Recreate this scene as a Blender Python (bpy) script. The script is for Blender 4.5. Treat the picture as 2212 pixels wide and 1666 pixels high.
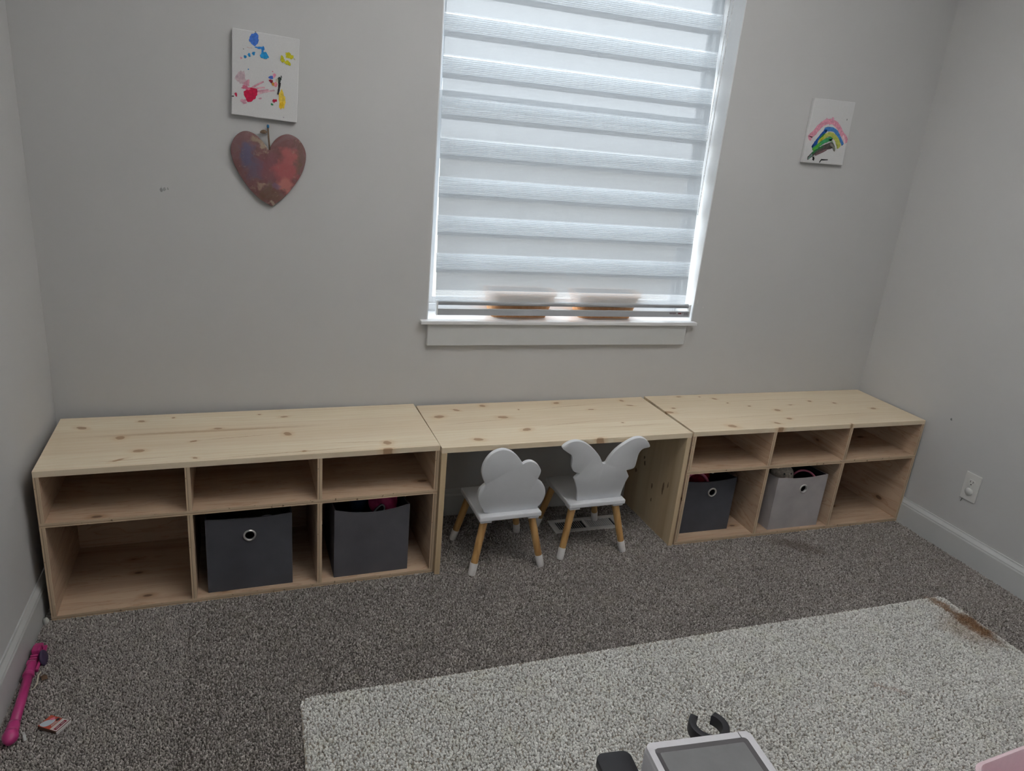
import bpy, bmesh, math, random
import numpy as np
from mathutils import Vector, Matrix
for o in list(bpy.data.objects): bpy.data.objects.remove(o)
S = bpy.context.scene
COL = S.collection
R = math.radians
rng = random.Random(7)

# ------------------------------------------------------------------ camera
cam = bpy.data.cameras.new('camera'); cam_o = bpy.data.objects.new('camera', cam); COL.objects.link(cam_o)
cam.sensor_fit = 'HORIZONTAL'; cam.sensor_width = 36.0; cam.lens = 1558.5491 * 36.0 / 2212.0
cam.clip_start = 0.05
cam_o.location = (0.6468, -2.6016, 1.5032)
cam_o.rotation_mode = 'XYZ'
cam_o.rotation_euler = (R(71.294), R(-5.0932), R(-18.6787))
S.camera = cam_o
# ------------------------------------------------------------------ sky, exposure
SKY = 9.0
FILL_LAMP = 163.0  # strength of the added fill uplighter
w = bpy.data.worlds.new('sky'); S.world = w; w.use_nodes = True
bg = w.node_tree.nodes['Background']
# plain overcast dome: three times brighter overhead than at the horizon, dull ground below
_n = w.node_tree.nodes; _l = w.node_tree.links
_tc = _n.new('ShaderNodeTexCoord'); _sx = _n.new('ShaderNodeSeparateXYZ'); _rp = _n.new('ShaderNodeValToRGB')
_l.new(_tc.outputs['Generated'], _sx.inputs[0]); _mr = _n.new('ShaderNodeMapRange'); _mr.inputs[1].default_value = -1; _mr.inputs[2].default_value = 1
_l.new(_sx.outputs[2], _mr.inputs[0]); _l.new(_mr.outputs[0], _rp.inputs[0])
_e = _rp.color_ramp.elements; _e[0].position = .49; _e[0].color = (.13, .132, .128, 1); _e[1].position = 1.0; _e[1].color = (.90, .96, 1.0, 1)
_e2 = _e.new(.505); _e2.color = (.305, .335, .36, 1)
_l.new(_rp.outputs[0], bg.inputs[0]); bg.inputs[1].default_value = SKY
S.view_settings.view_transform = 'Standard'; S.view_settings.look = 'None'
S.view_settings.gamma = 1.0; S.view_settings.exposure = 0.0; S.view_settings.use_curve_mapping = False
S.cycles.use_denoising = True
S.cycles.max_bounces = 10; S.cycles.diffuse_bounces = 6; S.cycles.transparent_max_bounces = 12
def portal(name, loc, rot, sx, sy):
    l = bpy.data.lights.new(name, 'AREA'); l.shape = 'RECTANGLE'; l.size = sx; l.size_y = sy
    o = bpy.data.objects.new(name, l); COL.objects.link(o); o.location = loc; o.rotation_euler = rot
    l.cycles.is_portal = True
    return o

# ------------------------------------------------------------------ room numbers
XR = 3.4297; YF = -4.3; ZC = 2.74
WL, WR, WB, WT = 1.2476, 2.4072, 0.8275, 2.30       # window opening
portal('daylight_portal', ((WL + WR) / 2, 0.165, (WB + WT) / 2), (R(-90), 0, 0), WR - WL - .1, WT - WB - .1)

W2 = (-3.55, -2.80, 0.95, 2.15)                      # fill window added in the left wall, out of view (y range, z range)
portal('daylight_portal', (-.165, (W2[0] + W2[1]) / 2, (W2[2] + W2[3]) / 2), (0, R(-90), 0), 1.1, .65)  # sky portal of the added fill window
# ------------------------------------------------------------------ helpers: nodes
def lin(h):
    c = [int(h[i:i + 2], 16) / 255 for i in (0, 2, 4)]
    return tuple(x / 12.92 if x <= .04045 else ((x + .055) / 1.055) ** 2.4 for x in c) + (1,)
class NT:
    def __init__(s, name):
        s.m = bpy.data.materials.new(name); s.m.use_nodes = True; s.t = s.m.node_tree
        s.b = s.t.nodes['Principled BSDF']; s.out = s.t.nodes['Material Output']
    def n(s, typ, **kw):
        x = s.t.nodes.new(typ)
        for k, v in kw.items(): setattr(x, k, v)
        return x
    def put(s, sock, v):
        if isinstance(v, bpy.types.NodeSocket): s.t.links.new(v, sock)
        elif v is not None:
            if sock.type == 'RGBA' and len(v) == 3: v = (*v, 1)
            sock.default_value = v
    def math(s, op, a, b=None, clamp=False):
        x = s.n('ShaderNodeMath', operation=op, use_clamp=clamp); s.put(x.inputs[0], a)
        if b is not None: s.put(x.inputs[1], b)
        return x.outputs[0]
    def vmath(s, op, a, b=None):
        x = s.n('ShaderNodeVectorMath', operation=op); s.put(x.inputs[0], a)
        if b is not None: s.put(x.inputs[1], b)
        return x.outputs[1] if op in ('LENGTH', 'DOT_PRODUCT') else x.outputs[0]
    def noise(s, vec, scale, detail=3, rough=.55, dist=0, col=False):
        x = s.n('ShaderNodeTexNoise'); s.put(x.inputs['Vector'], vec); x.inputs['Scale'].default_value = scale
        x.inputs['Detail'].default_value = detail; x.inputs['Roughness'].default_value = rough; x.inputs['Distortion'].default_value = dist
        return x.outputs['Color'] if col else x.outputs['Fac']
    def ramp(s, fac, stops, interp='LINEAR'):
        x = s.n('ShaderNodeValToRGB'); s.put(x.inputs[0], fac); r = x.color_ramp; r.interpolation = interp
        while len(r.elements) < len(stops): r.elements.new(.5)
        for e, (p, c) in zip(r.elements, stops): e.position = p; e.color = c if len(c) == 4 else (*c, 1)
        return x.outputs[0]
    def mr(s, v, a, b, c=0., d=1., smooth=True):
        x = s.n('ShaderNodeMapRange'); x.interpolation_type = 'SMOOTHSTEP' if smooth else 'LINEAR'
        s.put(x.inputs[0], v)
        for i, q in zip((1, 2, 3, 4), (a, b, c, d)): s.put(x.inputs[i], q)
        return x.outputs[0]
    def mix(s, fac, a, b, mode='MIX'):
        x = s.n('ShaderNodeMix', data_type='RGBA', blend_type=mode); s.put(x.inputs[0], fac); s.put(x.inputs[6], a); s.put(x.inputs[7], b)
        return x.outputs[2]
    def coord(s, kind='Object'):
        return s.n('ShaderNodeTexCoord').outputs[kind]
    def pos(s): return s.n('ShaderNodeNewGeometry').outputs['Position']
    def mapping(s, vec, loc=(0, 0, 0), rot=(0, 0, 0), scale=(1, 1, 1)):
        x = s.n('ShaderNodeMapping'); s.put(x.inputs[0], vec); x.inputs[1].default_value = loc; x.inputs[2].default_value = rot; x.inputs[3].default_value = scale
        return x.outputs[0]
    def blob(s, vec, c, r, ang=0., e0=1.15, e1=.8):
        # 1 inside an ellipse of centre c and radii r, 0 outside
        d = s.mapping(s.vmath('SUBTRACT', vec, c), rot=(0, 0, -ang)) if ang else s.vmath('SUBTRACT', vec, c)
        L = s.vmath('LENGTH', s.vmath('DIVIDE', d, r))
        return s.mr(L, e0, e1)
    def bump(s, h, strength=.3, dist=.002):
        x = s.n('ShaderNodeBump'); x.inputs['Strength'].default_value = strength; x.inputs['Distance'].default_value = dist
        s.put(x.inputs['Height'], h); s.t.links.new(x.outputs[0], s.b.inputs['Normal'])
    def fin(s, col=None, rough=.5, spec=.5, metal=0.):
        if col is not None: s.put(s.b.inputs['Base Color'], col)
        s.put(s.b.inputs['Roughness'], rough); s.b.inputs['Specular IOR Level'].default_value = spec; s.b.inputs['Metallic'].default_value = metal
        return s.m

def plain(name, col, rough=.5, spec=.4, metal=0., var=.06, scale=60., bump=0.):
    t = NT(name); c = lin(col) if isinstance(col, str) else (*col, 1)
    n = t.noise(t.coord(), scale, 3)
    a = tuple(x * (1 - var) for x in c[:3]); b = tuple(min(1, x * (1 + var)) for x in c[:3])
    if bump: t.bump(n, bump, .001)
    return t.fin(t.ramp(n, [(.3, a), (.7, b)]), rough, spec, metal)

def wood_top(name, knots, seed, dark=1.1):
    # glued knotty pine, grain along local x; knots at (x, y, rx, ry, angle)
    t = NT(name); co = t.coord()
    st = t.mapping(co, loc=(seed, seed * 1.7, 0), scale=(1.6, 26, 26))
    g = t.noise(st, 1.0, 5, .6, .6)
    f = t.noise(t.mapping(co, loc=(seed, 3, 0), scale=(5, 300, 300)), 1.0, 2, .6)
    wv = t.n('ShaderNodeTexWave', wave_type='BANDS', bands_direction='Y', wave_profile='SAW')
    t.put(wv.inputs['Vector'], t.mapping(co, loc=(seed * 2, seed, 0), scale=(.35, 1, 1)))
    wv.inputs['Scale'].default_value = 14; wv.inputs['Distortion'].default_value = 5.; wv.inputs['Detail'].default_value = 2; wv.inputs['Detail Scale'].default_value = 1.2
    sx = t.n('ShaderNodeSeparateXYZ'); t.put(sx.inputs[0], co)
    lam = t.n('ShaderNodeTexWhiteNoise', noise_dimensions='1D')
    t.put(lam.inputs['W'], t.math('FLOOR', t.math('ADD', t.math('MULTIPLY', sx.outputs[1], 11.), seed * 3.1)))
    base = t.ramp(g, [(.25, (.66 * dark, .565 * dark, .42 * dark)), (.5, (.72 * dark, .635 * dark, .49 * dark)), (.75, (.76 * dark, .685 * dark, .55 * dark))])
    base = t.mix(t.math('MULTIPLY', wv.outputs['Fac'], .30), base, (.60 * dark, .44 * dark, .25 * dark, 1))
    base = t.mix(t.mr(f, .52, .72, 0, .34), base, (.58 * dark, .43 * dark, .26 * dark, 1))
    base = t.mix(t.math('MULTIPLY', lam.outputs[0], .42), base, (.60 * dark, .47 * dark, .33 * dark, 1))
    wob = t.vmath('ADD', co, t.vmath('MULTIPLY', t.vmath('SUBTRACT', t.noise(co, 60, 2, col=True), (.5, .5, .5)), (.012, .008, 0)))
    wob = t.vmath('MULTIPLY', wob, (1, 1, 0))
    for (x, y, rx, ry, an) in knots:
        if rx > .06:   # long resin streak
            base = t.mix(t.math('MULTIPLY', t.blob(wob, (x, y, 0), (rx, ry, 1), an, 1.2, .3), .6), base, (.40 * dark, .24 * dark, .12 * dark, 1)); continue
        halo = t.blob(wob, (x, y, 0), (rx * 2.3, ry * 1.9, 1), an, 1.2, .2)
        base = t.mix(t.math('MULTIPLY', halo, .45), base, (.52 * dark, .33 * dark, .16 * dark, 1))
        k = t.blob(wob, (x, y, 0), (rx, ry, 1), an, 1.1, .75)
        base = t.mix(t.math('MULTIPLY', k, .72), base, (.27 * dark, .145 * dark, .07 * dark, 1))
    t.bump(g, .06, .001)
    return t.fin(base, .5, .35)

def ply(name, axis, seed):
    # sanded plywood face, cathedral grain along the given local axis, scattered knots
    t = NT(name); co = t.coord()
    oi = t.n('ShaderNodeObjectInfo').outputs['Random']
    cv = t.n('ShaderNodeCombineXYZ'); t.put(cv.inputs[0], t.math('MULTIPLY', oi, 9.)); t.put(cv.inputs[1], t.math('MULTIPLY', oi, 5.)); t.put(cv.inputs[2], t.math('MULTIPLY', oi, 7.))
    co2 = t.vmath('ADD', co, cv.outputs[0])
    sc = [14., 14., 14.]; sc[axis] = 1.4
    st = t.mapping(co2, loc=(seed, seed, seed), scale=tuple(sc))
    g = t.noise(st, 1., 4, .55, 1.2)
    rings = t.math('FRACT', t.math('MULTIPLY', g, 9.))
    base = t.ramp(g, [(.3, (.42, .30, .21)), (.55, (.52, .38, .27)), (.75, (.58, .44, .32))])
    base = t.mix(t.mr(rings, .72, 1., 0, .5), base, (.36, .21, .12, 1))
    sk = [5.5, 5.5, 5.5]; sk[axis] = 2.6
    vo = t.n('ShaderNodeTexVoronoi'); t.put(vo.inputs['Vector'], t.mapping(co2, loc=(seed * 2, seed, 1), scale=tuple(sk))); vo.inputs['Scale'].default_value = 1.7
    base = t.mix(t.mr(vo.outputs['Distance'], .22, .06, 0, .6), base, (.33, .19, .10, 1))
    base = t.mix(t.mr(vo.outputs['Distance'], .095, .06, 0, .85), base, (.12, .065, .04, 1))
    return t.fin(base, .6, .25)

def ply_edge(name, axis):
    # raw sheet edge: pale plies with a dark core line, layered along the given local axis
    t = NT(name); co = t.coord(); sx = t.n('ShaderNodeSeparateXYZ'); t.put(sx.inputs[0], co)
    p = t.math('ADD', t.math('DIVIDE', sx.outputs[axis], .015), .5)
    n = t.noise(co, 24, 3)
    c = t.ramp(t.math('ADD', p, t.math('MULTIPLY', t.math('SUBTRACT', n, .5), .12)),
               [(0, (.60, .46, .31)), (.22, (.60, .46, .31)), (.30, (.42, .31, .21)), (.42, (.33, .25, .18)), (.55, (.58, .45, .31)), (.75, (.52, .40, .28)), (1, (.63, .49, .34))])
    c = t.mix(t.mr(t.noise(co, 55, 2), .66, .72, 0, .8), c, (.10, .06, .04, 1))
    return t.fin(c, .7, .2)

# ------------------------------------------------------------------ helpers: objects
def tag(o, label=None, cat=None, group=None, kind=None):
    if label: o['label'] = label
    if cat: o['category'] = cat
    if group: o['group'] = group
    if kind: o['kind'] = kind
    return o
def link(name, me, mats, parent=None, loc=(0, 0, 0), rot=(0, 0, 0)):
    o = bpy.data.objects.new(name, me); COL.objects.link(o)
    for m in (mats if isinstance(mats, (list, tuple)) else [mats]): me.materials.append(m)
    o.location = loc; o.rotation_euler = rot
    if parent is not None: o.parent = parent
    return o
def thing(name, label, cat, loc=(0, 0, 0), rz=0., group=None, kind=None):
    o = bpy.data.objects.new(name, None); COL.objects.link(o); o.location = loc; o.rotation_euler = (0, 0, rz); o.empty_display_size = .1
    return tag(o, label, cat, group, kind)
def bm_mesh(name, bm, smooth=False):
    bmesh.ops.recalc_face_normals(bm, faces=bm.faces)
    me = bpy.data.meshes.new(name); bm.to_mesh(me); bm.free()
    if smooth:
        for p in me.polygons: p.use_smooth = True
    return me
def box(name, lo, hi, mat, parent=None, bev=0., facemat=None, rot=(0, 0, 0), seg=2, smooth=False):
    lo, hi = Vector(lo), Vector(hi); c = (lo + hi) / 2; h = (hi - lo) / 2
    bm = bmesh.new(); bmesh.ops.create_cube(bm, size=2)
    for v in bm.verts: v.co = Vector((v.co.x * h.x, v.co.y * h.y, v.co.z * h.z))
    if bev: bmesh.ops.bevel(bm, geom=list(bm.edges), offset=bev, segments=seg, profile=.5, affect='EDGES')
    bmesh.ops.recalc_face_normals(bm, faces=bm.faces)
    if facemat:
        for f in bm.faces:
            for ax, sg, mi in facemat:
                if f.normal[ax] * sg > .9: f.material_index = mi
    return link(name, bm_mesh(name, bm, smooth), mat, parent, c, rot)
def prism(name, pts, t0, t1, mat, parent=None, axes='xz', loc=(0, 0, 0), rot=(0, 0, 0), bev=0., smooth=False):
    # extrude outline pts along the missing axis from t0 to t1
    bm = bmesh.new()
    def P(p, t):
        return {'xz': (p[0], t, p[1]), 'xy': (p[0], p[1], t), 'yz': (t, p[0], p[1])}[axes]
    a = [bm.verts.new(P(p, t0)) for p in pts]; b = [bm.verts.new(P(p, t1)) for p in pts]
    n = len(pts); fa = bm.faces.new(a); fb = bm.faces.new(b[::-1])
    for i in range(n): bm.faces.new((a[i], b[i], b[(i + 1) % n], a[(i + 1) % n]))
    bmesh.ops.recalc_face_normals(bm, faces=bm.faces)
    if bev:
        es = list(set(list(fa.edges) + list(fb.edges)))
        bmesh.ops.bevel(bm, geom=es, offset=bev, segments=2, profile=.5, affect='EDGES')
    bmesh.ops.triangulate(bm, faces=[f for f in bm.faces if len(f.verts) > 4])
    return link(name, bm_mesh(name, bm, smooth), mat, parent, loc, rot)
def tube_bm(bm, pts, rad, n=12, closed=False, cap=True):
    pts = [Vector(p) for p in pts]; rs = rad if isinstance(rad, (list, tuple)) else [rad] * len(pts)
    rings = []; N = len(pts); up = None
    for i, p in enumerate(pts):
        a = pts[(i - 1) % N] if (i > 0 or closed) else p; b = pts[(i + 1) % N] if (i < N - 1 or closed) else p
        d = (b - a).normalized()
        if up is None: up = Vector((0, 0, 1)) if abs(d.z) < .9 else Vector((1, 0, 0))
        s = d.cross(up).normalized(); u = s.cross(d).normalized(); up = u
        rings.append([bm.verts.new(p + (s * math.cos(2 * math.pi * k / n) + u * math.sin(2 * math.pi * k / n)) * rs[i]) for k in range(n)])
    for i in range(N if closed else N - 1):
        A, B = rings[i], rings[(i + 1) % N]
        for k in range(n): bm.faces.new((A[k], A[(k + 1) % n], B[(k + 1) % n], B[k]))
    if cap and not closed: bm.faces.new(rings[0]); bm.faces.new(rings[-1][::-1])
def tube(name, pts, rad, mat, parent=None, n=12, closed=False, loc=(0, 0, 0), rot=(0, 0, 0)):
    bm = bmesh.new(); tube_bm(bm, pts, rad, n, closed)
    return link(name, bm_mesh(name, bm, True), mat, parent, loc, rot)
def lathe(name, prof, mat, parent=None, n=28, loc=(0, 0, 0), rot=(0, 0, 0)):
    bm = bmesh.new(); rings = []
    for r, z in prof:
        rings.append([bm.verts.new((max(r, 1e-5) * math.cos(2 * math.pi * k / n), max(r, 1e-5) * math.sin(2 * math.pi * k / n), z)) for k in range(n)])
    for A, B in zip(rings, rings[1:]):
        for k in range(n): bm.faces.new((A[k], A[(k + 1) % n], B[(k + 1) % n], B[k]))
    bmesh.ops.remove_doubles(bm, verts=bm.verts, dist=2e-5)
    return link(name, bm_mesh(name, bm, True), mat, parent, loc, rot)
def autosmooth(o, ang=35):
    me = o.data
    for p in me.polygons: p.use_smooth = True
    me.set_sharp_from_angle(angle=R(ang))
    return o
def spline(pts, per=6, closed=True):
    # Catmull-Rom through outline points; a point given as (x, y, 1) stays a sharp corner
    out = []; n = len(pts); P = [Vector((p[0], p[1])) for p in pts]; sharp = [len(p) > 2 for p in pts]
    for i in range(n if closed else n - 1):
        p1, p2 = P[i], P[(i + 1) % n]
        p0 = P[(i - 1) % n] if not sharp[i] else p1 - (p2 - p1) * .3
        p3 = P[(i + 2) % n] if not sharp[(i + 1) % n] else p2 + (p2 - p1) * .3
        for k in range(per):
            t = k / per
            out.append(.5 * ((2 * p1) + (p2 - p0) * t + (2 * p0 - 5 * p1 + 4 * p2 - p3) * t * t + (3 * p1 - p0 - 3 * p2 + p3) * t ** 3))
    return [(q.x, q.y) for q in out]

# ------------------------------------------------------------------ shared materials
def wall_mat():
    t = NT('greige wall paint'); p = t.pos()
    n = t.noise(p, 420, 3); m = t.noise(p, 2.3, 3)
    c = t.ramp(m, [(.3, (.492, .492, .492)), (.7, (.512, .512, .512))])
    q = t.vmath('ADD', p, t.vmath('MULTIPLY', t.vmath('SUBTRACT', t.noise(p, 90, 2, col=True), (.5, .5, .5)), (.02, .02, .02)))
    for ctr, r, a in (((.367, 0, 1.259), (.004, .03, .008), .6), ((.374, 0, 1.262), (.004, .03, .004), .45), ((.384, 0, 1.263), (.004, .03, .003), .45), ((3.43, -.512, .552), (.03, .004, .004), .8)):
        c = t.mix(t.math('MULTIPLY', t.blob(q, ctr, r), a), c, (.10, .11, .105, 1))
    for ctr, r in (((2.421, 0, .927), (.0015, .03, .010)), ((2.453, 0, .903), (.002, .03, .004))):
        c = t.mix(t.math('MULTIPLY', t.blob(p, ctr, r), .5), c, (.7, .7, .68, 1))
    t.bump(n, .12, .0008)
    return t.fin(c, .75, .25)
M_wall = wall_mat()
M_ceil = plain('white ceiling paint', (.74, .73, .71), .85, .2, var=.02)
M_trim = plain('white trim paint', (.535, .545, .545), .35, .4, var=.02, scale=8)
M_sill = plain('glossy white sill paint', (.74, .75, .76), .22, .5, var=.02, scale=8)
M_jamb = plain('satin white reveal paint', (.72, .735, .745), .4, .4, var=.01)
M_vinyl = plain('white window vinyl', (.80, .81, .82), .35, .5, var=.01)
M_white = plain('satin white paint', (.70, .71, .735), .42, .4, var=.025, scale=40)

# ------------------------------------------------------------------ the room shell
def slab_with_hole(name, axis_y0, axis_y1, x0, x1, z0, z1, hole, mat):
    a, b, c, d = hole
    bm = bmesh.new()
    xs = [x0, a, b, x1]; zs = [z0, c, d, z1]
    V = {}
    for yi, y in enumerate((axis_y0, axis_y1)):
        for i, x in enumerate(xs):
            for j, z in enumerate(zs): V[yi, i, j] = bm.verts.new((x, y, z))
    for yi in (0, 1):
        for i in range(3):
            for j in range(3):
                if (i, j) != (1, 1): bm.faces.new((V[yi, i, j], V[yi, i + 1, j], V[yi, i + 1, j + 1], V[yi, i, j + 1]))
    for i in range(3):
        for j in (0, 3): bm.faces.new((V[0, i, j], V[0, i + 1, j], V[1, i + 1, j], V[1, i, j]))
    for j in range(3):
        for i in (0, 3): bm.faces.new((V[0, i, j], V[0, i, j + 1], V[1, i, j + 1], V[1, i, j]))
    for (i, j, i2, j2) in ((1, 1, 2, 1), (1, 2, 2, 2), (1, 1, 1, 2), (2, 1, 2, 2)):
        bm.faces.new((V[0, i, j], V[0, i2, j2], V[1, i2, j2], V[1, i, j]))
    return link(name, bm_mesh(name, bm), mat)
T = .2
tag(slab_with_hole('wall_back', 0, T, 0, XR + .15, -.05, ZC, (WL, WR, WB, WT), M_wall), 'grey-beige painted wall with the window in it', kind='structure')
tag(box('wall_front', (-.15, YF - T, -.05), (XR + .15, YF, ZC), M_wall), 'grey-beige painted wall behind the photographer', kind='structure')
wl_ = slab_with_hole('wall_left', 0, T, YF - T, T, -.05, ZC, W2, M_wall); wl_.rotation_euler = (0, 0, R(90))
tag(wl_, 'grey-beige painted side wall at the left edge', kind='structure')
tag(box('wall_right', (XR, YF, -.05), (XR + .15, 0, ZC), M_wall), 'grey-beige painted side wall with the outlet', kind='structure')
tag(box('ceiling', (-.15, YF - T, ZC), (XR + .15, T, ZC + .1), M_ceil), 'plain white ceiling', kind='structure')
BH, BT = .124, .014
def baseboard(name, p0, p1, label):
    # profile swept from p0 to p1; inward normal to the left of the run
    d = (Vector(p1) - Vector(p0)).normalized(); nrm = Vector((-d.y, d.x, 0))
    prof = [(0, 0), (BT, 0), (BT, BH - .030), (BT - .002, BH - .024), (BT - .002, BH - .020), (BT - .006, BH - .012), (BT - .009, BH - .006), (BT - .010, BH), (0, BH)]
    bm = bmesh.new(); A = []; B = []
    for u, z in prof:
        A.append(bm.verts.new(Vector(p0) + nrm * u + Vector((0, 0, z)))); B.append(bm.verts.new(Vector(p1) + nrm * u + Vector((0, 0, z))))
    n = len(prof)
    for i in range(n): bm.faces.new((A[i], A[(i + 1) % n], B[(i + 1) % n], B[i]))
    bm.faces.new(A); bm.faces.new(B[::-1])
    return tag(link(name, bm_mesh(name, bm), M_trim), label, kind='structure')
baseboard('baseboard_back', (XR, 0, -.002), (0, 0, -.002), 'white moulded baseboard under the window wall')
baseboard('baseboard_left', (0, 0, -.002), (0, YF, -.002), 'white moulded baseboard along the left wall')
baseboard('baseboard_right', (XR, YF, -.002), (XR, 0, -.002), 'white moulded baseboard below the outlet')
baseboard('baseboard_front', (0, YF, -.002), (XR, YF, -.002), 'white moulded baseboard behind the photographer')

# ------------------------------------------------------------------ window behind the blind
def glass_mat():
    t = NT('window glass'); nt = t.t
    tr = t.n('ShaderNodeBsdfTransparent'); gl = t.n('ShaderNodeBsdfGlossy'); gl.inputs['Roughness'].default_value = .02
    mx = t.n('ShaderNodeMixShader'); mx.inputs[0].default_value = .07
    nt.links.new(tr.outputs[0], mx.inputs[1]); nt.links.new(gl.outputs[0], mx.inputs[2]); nt.links.new(mx.outputs[0], t.out.inputs[0])
    return t.m
M_glass = glass_mat()
def window(name, x0, x1, z0, z1, yin, sgn, label, meet):
    # sgn +1: outside lies towards +y
    o = thing(name, label, None, ((x0 + x1) / 2, yin, z0), kind='structure')
    def bx(nm, a, b, c, d, ya, yb, m, bev=.002):
        ya, yb = sorted((ya * sgn, yb * sgn)); cx = (x0 + x1) / 2
        return box(nm, (a - cx, ya, c - z0), (b - cx, yb, d - z0), m, o, bev)
    J = .004
    bx('jamb', x0, x0 + J, z0 + .0145, z1, .0005, .14, M_jamb, 0); bx('jamb', x1 - J, x1, z0 + .0145, z1, .0005, .14, M_jamb, 0)
    bx('jamb_head', x0 + J, x1 - J, z1 - J, z1, .0005, .14, M_jamb, 0)
    F, G2 = .036, .018     # the far stile sits almost hidden in the reveal
    bx('frame_stile', x0, x0 + F, z0, z1, .135, .19, M_vinyl); bx('frame_stile', x1 - G2, x1, z0, z1, .135, .19, M_vinyl)
    bx('frame_rail', x0 + F, x1 - G2, z0, z0 + .044, .135, .19, M_vinyl); bx('frame_rail', x0 + F, x1 - G2, z1 - F, z1, .135, .19, M_vinyl)
    s = .016
    for (a, b, yy) in ((z0 + .044, meet + .028, .150), (meet - .028, z1 - F, .168)):
        bx('sash_stile', x0 + F, x0 + F + s, a, b, yy, yy + .016, M_vinyl); bx('sash_stile', x1 - G2 - s, x1 - G2, a, b, yy, yy + .016, M_vinyl)
        bx('sash_rail', x0 + F + s, x1 - G2 - s, a, a + .026, yy, yy + .016, M_vinyl); bx('sash_rail', x0 + F + s, x1 - G2 - s, b - .026, b, yy, yy + .016, M_vinyl)
        bx('pane', x0 + F + s, x1 - G2 - s, a + .026, b - .026, yy + .006, yy + .010, M_glass, 0)
    return o, bx
win, wbx = window('window_1', WL, WR, WB, WT, 0, 1, 'white window in a deep reveal with sill and apron', 1.63)
cx = (WL + WR) / 2
box('stool', (1.220 - cx, -.030, 0), (2.418 - cx, -.0005, .0145), M_sill, win, .003)
box('stool_inner', (WL - cx, -.0005, 0), (WR - cx, .14, .0145), M_sill, win)
box('apron', (1.249 - cx, -.018, .7415 - WB), (2.376 - cx, -.0005, -.0005), M_trim, win, .003)

win2, _ = window('fill_window', *W2, 0, 1, 'added unseen window in the left wall, for fill light', 1.5)  # unseen window added to let in fill light from the left
win2.location = (0, (W2[0] + W2[1]) / 2, W2[2]); win2.rotation_euler = (0, 0, R(90))
# ------------------------------------------------------------------ zebra roller blind
def cloth(name, transp, transl, col):
    t = NT(name); nt = t.t
    n = t.noise(t.mapping(t.coord(), scale=(1, 1, 30)), 40, 2)
    c = t.ramp(n, [(.3, tuple(x * .95 for x in col)), (.7, col)])
    df = t.n('ShaderNodeBsdfDiffuse'); tl = t.n('ShaderNodeBsdfTranslucent'); t.put(df.inputs[0], c); t.put(tl.inputs[0], c)
    m1 = t.n('ShaderNodeMixShader'); m1.inputs[0].default_value = transl
    nt.links.new(df.outputs[0], m1.inputs[1]); nt.links.new(tl.outputs[0], m1.inputs[2]); last = m1
    if transp:
        tr = t.n('ShaderNodeBsdfTransparent'); m2 = t.n('ShaderNodeMixShader'); m2.inputs[0].default_value = transp
        nt.links.new(m1.outputs[0], m2.inputs[1]); nt.links.new(tr.outputs[0], m2.inputs[2]); last = m2
    nt.links.new(last.outputs[0], t.out.inputs[0])
    return t.m
M_band = cloth('solid blind fabric', .10, .20, (.50, .545, .585))
M_sheer = cloth('sheer blind mesh', .42, .34, (.78, .83, .87))
M_thread = cloth('blind thread', .10, .30, (.80, .84, .87))
M_rail = plain('grey aluminium rail', (.36, .37, .385), .45, .4, metal=.0, var=.02)
M_cap = plain('white plastic cap', (.78, .79, .79), .4)
BX0, BX1 = 1.279, 2.374
def yb(z): return (z - .86) * .1
blind = thing('roller_blind', 'white striped roller blind pulled down over the window', 'blind', ((BX0 + BX1) / 2, .13, 2.24))
bo = blind.location
def strip(name, z0, z1, dy, m, x0=BX0, x1=BX1, th=.0006):
    bm = bmesh.new(); vs = []
    for (z, e) in ((z0, 0), (z1, 0)):
        for x in (x0, x1 + (z - 1.36) * .024): vs.append(bm.verts.new((x - bo.x, yb(z) + dy - bo.y, z - bo.z)))
    bm.faces.new((vs[0], vs[1], vs[3], vs[2]))
    return link(name, bm_mesh(name, bm), m, blind)
def sheer(name, z0, z1, dy):
    bm = bmesh.new()
    def q(za, zb, d, mi):
        vs = [bm.verts.new((x - bo.x, yb(z) + d - bo.y, z - bo.z)) for z in (za, zb) for x in (BX0, BX1 + (z - 1.36) * .024)]
        f = bm.faces.new((vs[0], vs[1], vs[3], vs[2])); f.material_index = mi
    q(z0, z1, dy, 0)
    k = 9; p = (z1 - z0) / k
    for i in range(k):
        a = z0 + i * p + p * .5
        q(a, min(z1, a + p * .45), dy - .0008, 1)
    return link(name, bm_mesh(name, bm), [M_sheer, M_thread], blind)
sh_top = [.9535 + .1361 * i for i in range(10)]; SH = .0590
for i, zt in enumerate(sh_top):
    zb_ = zt - SH if i else .905
    sheer('sheer_band', zb_, zt, 0)
    zn = sh_top[i + 1] - SH if i + 1 < len(sh_top) else 2.245
    strip('solid_band', zt, zn, -.0003, M_band)
    if i: strip('rear_band', zb_ - .017, zt - .0045, .024, M_band, BX0 + .004, BX1 + .009)
bxc = lambda nm, lo, hi, m, bev=0.: box(nm, Vector(lo) - bo, Vector(hi) - bo, m, blind, bev)
tube('fabric_roll', [(1.284 - bo.x, .012 - bo.y, .904 - bo.z), (2.384 - bo.x, .012 - bo.y, .904 - bo.z)], .0095, M_rail, blind, 16)
bxc('bottom_rail', (1.288, -.005, .859), (2.386, .007, .884), M_rail, .0015)
for x in (1.285, 2.387): bxc('end_cap', (x - .0028, -.006, .858), (x + .0028, .020, .914), M_cap, .002)
bxc('headrail', (WL + .006, .085, 2.235), (WR - .006, .135, 2.295), M_cap, .004)
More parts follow.
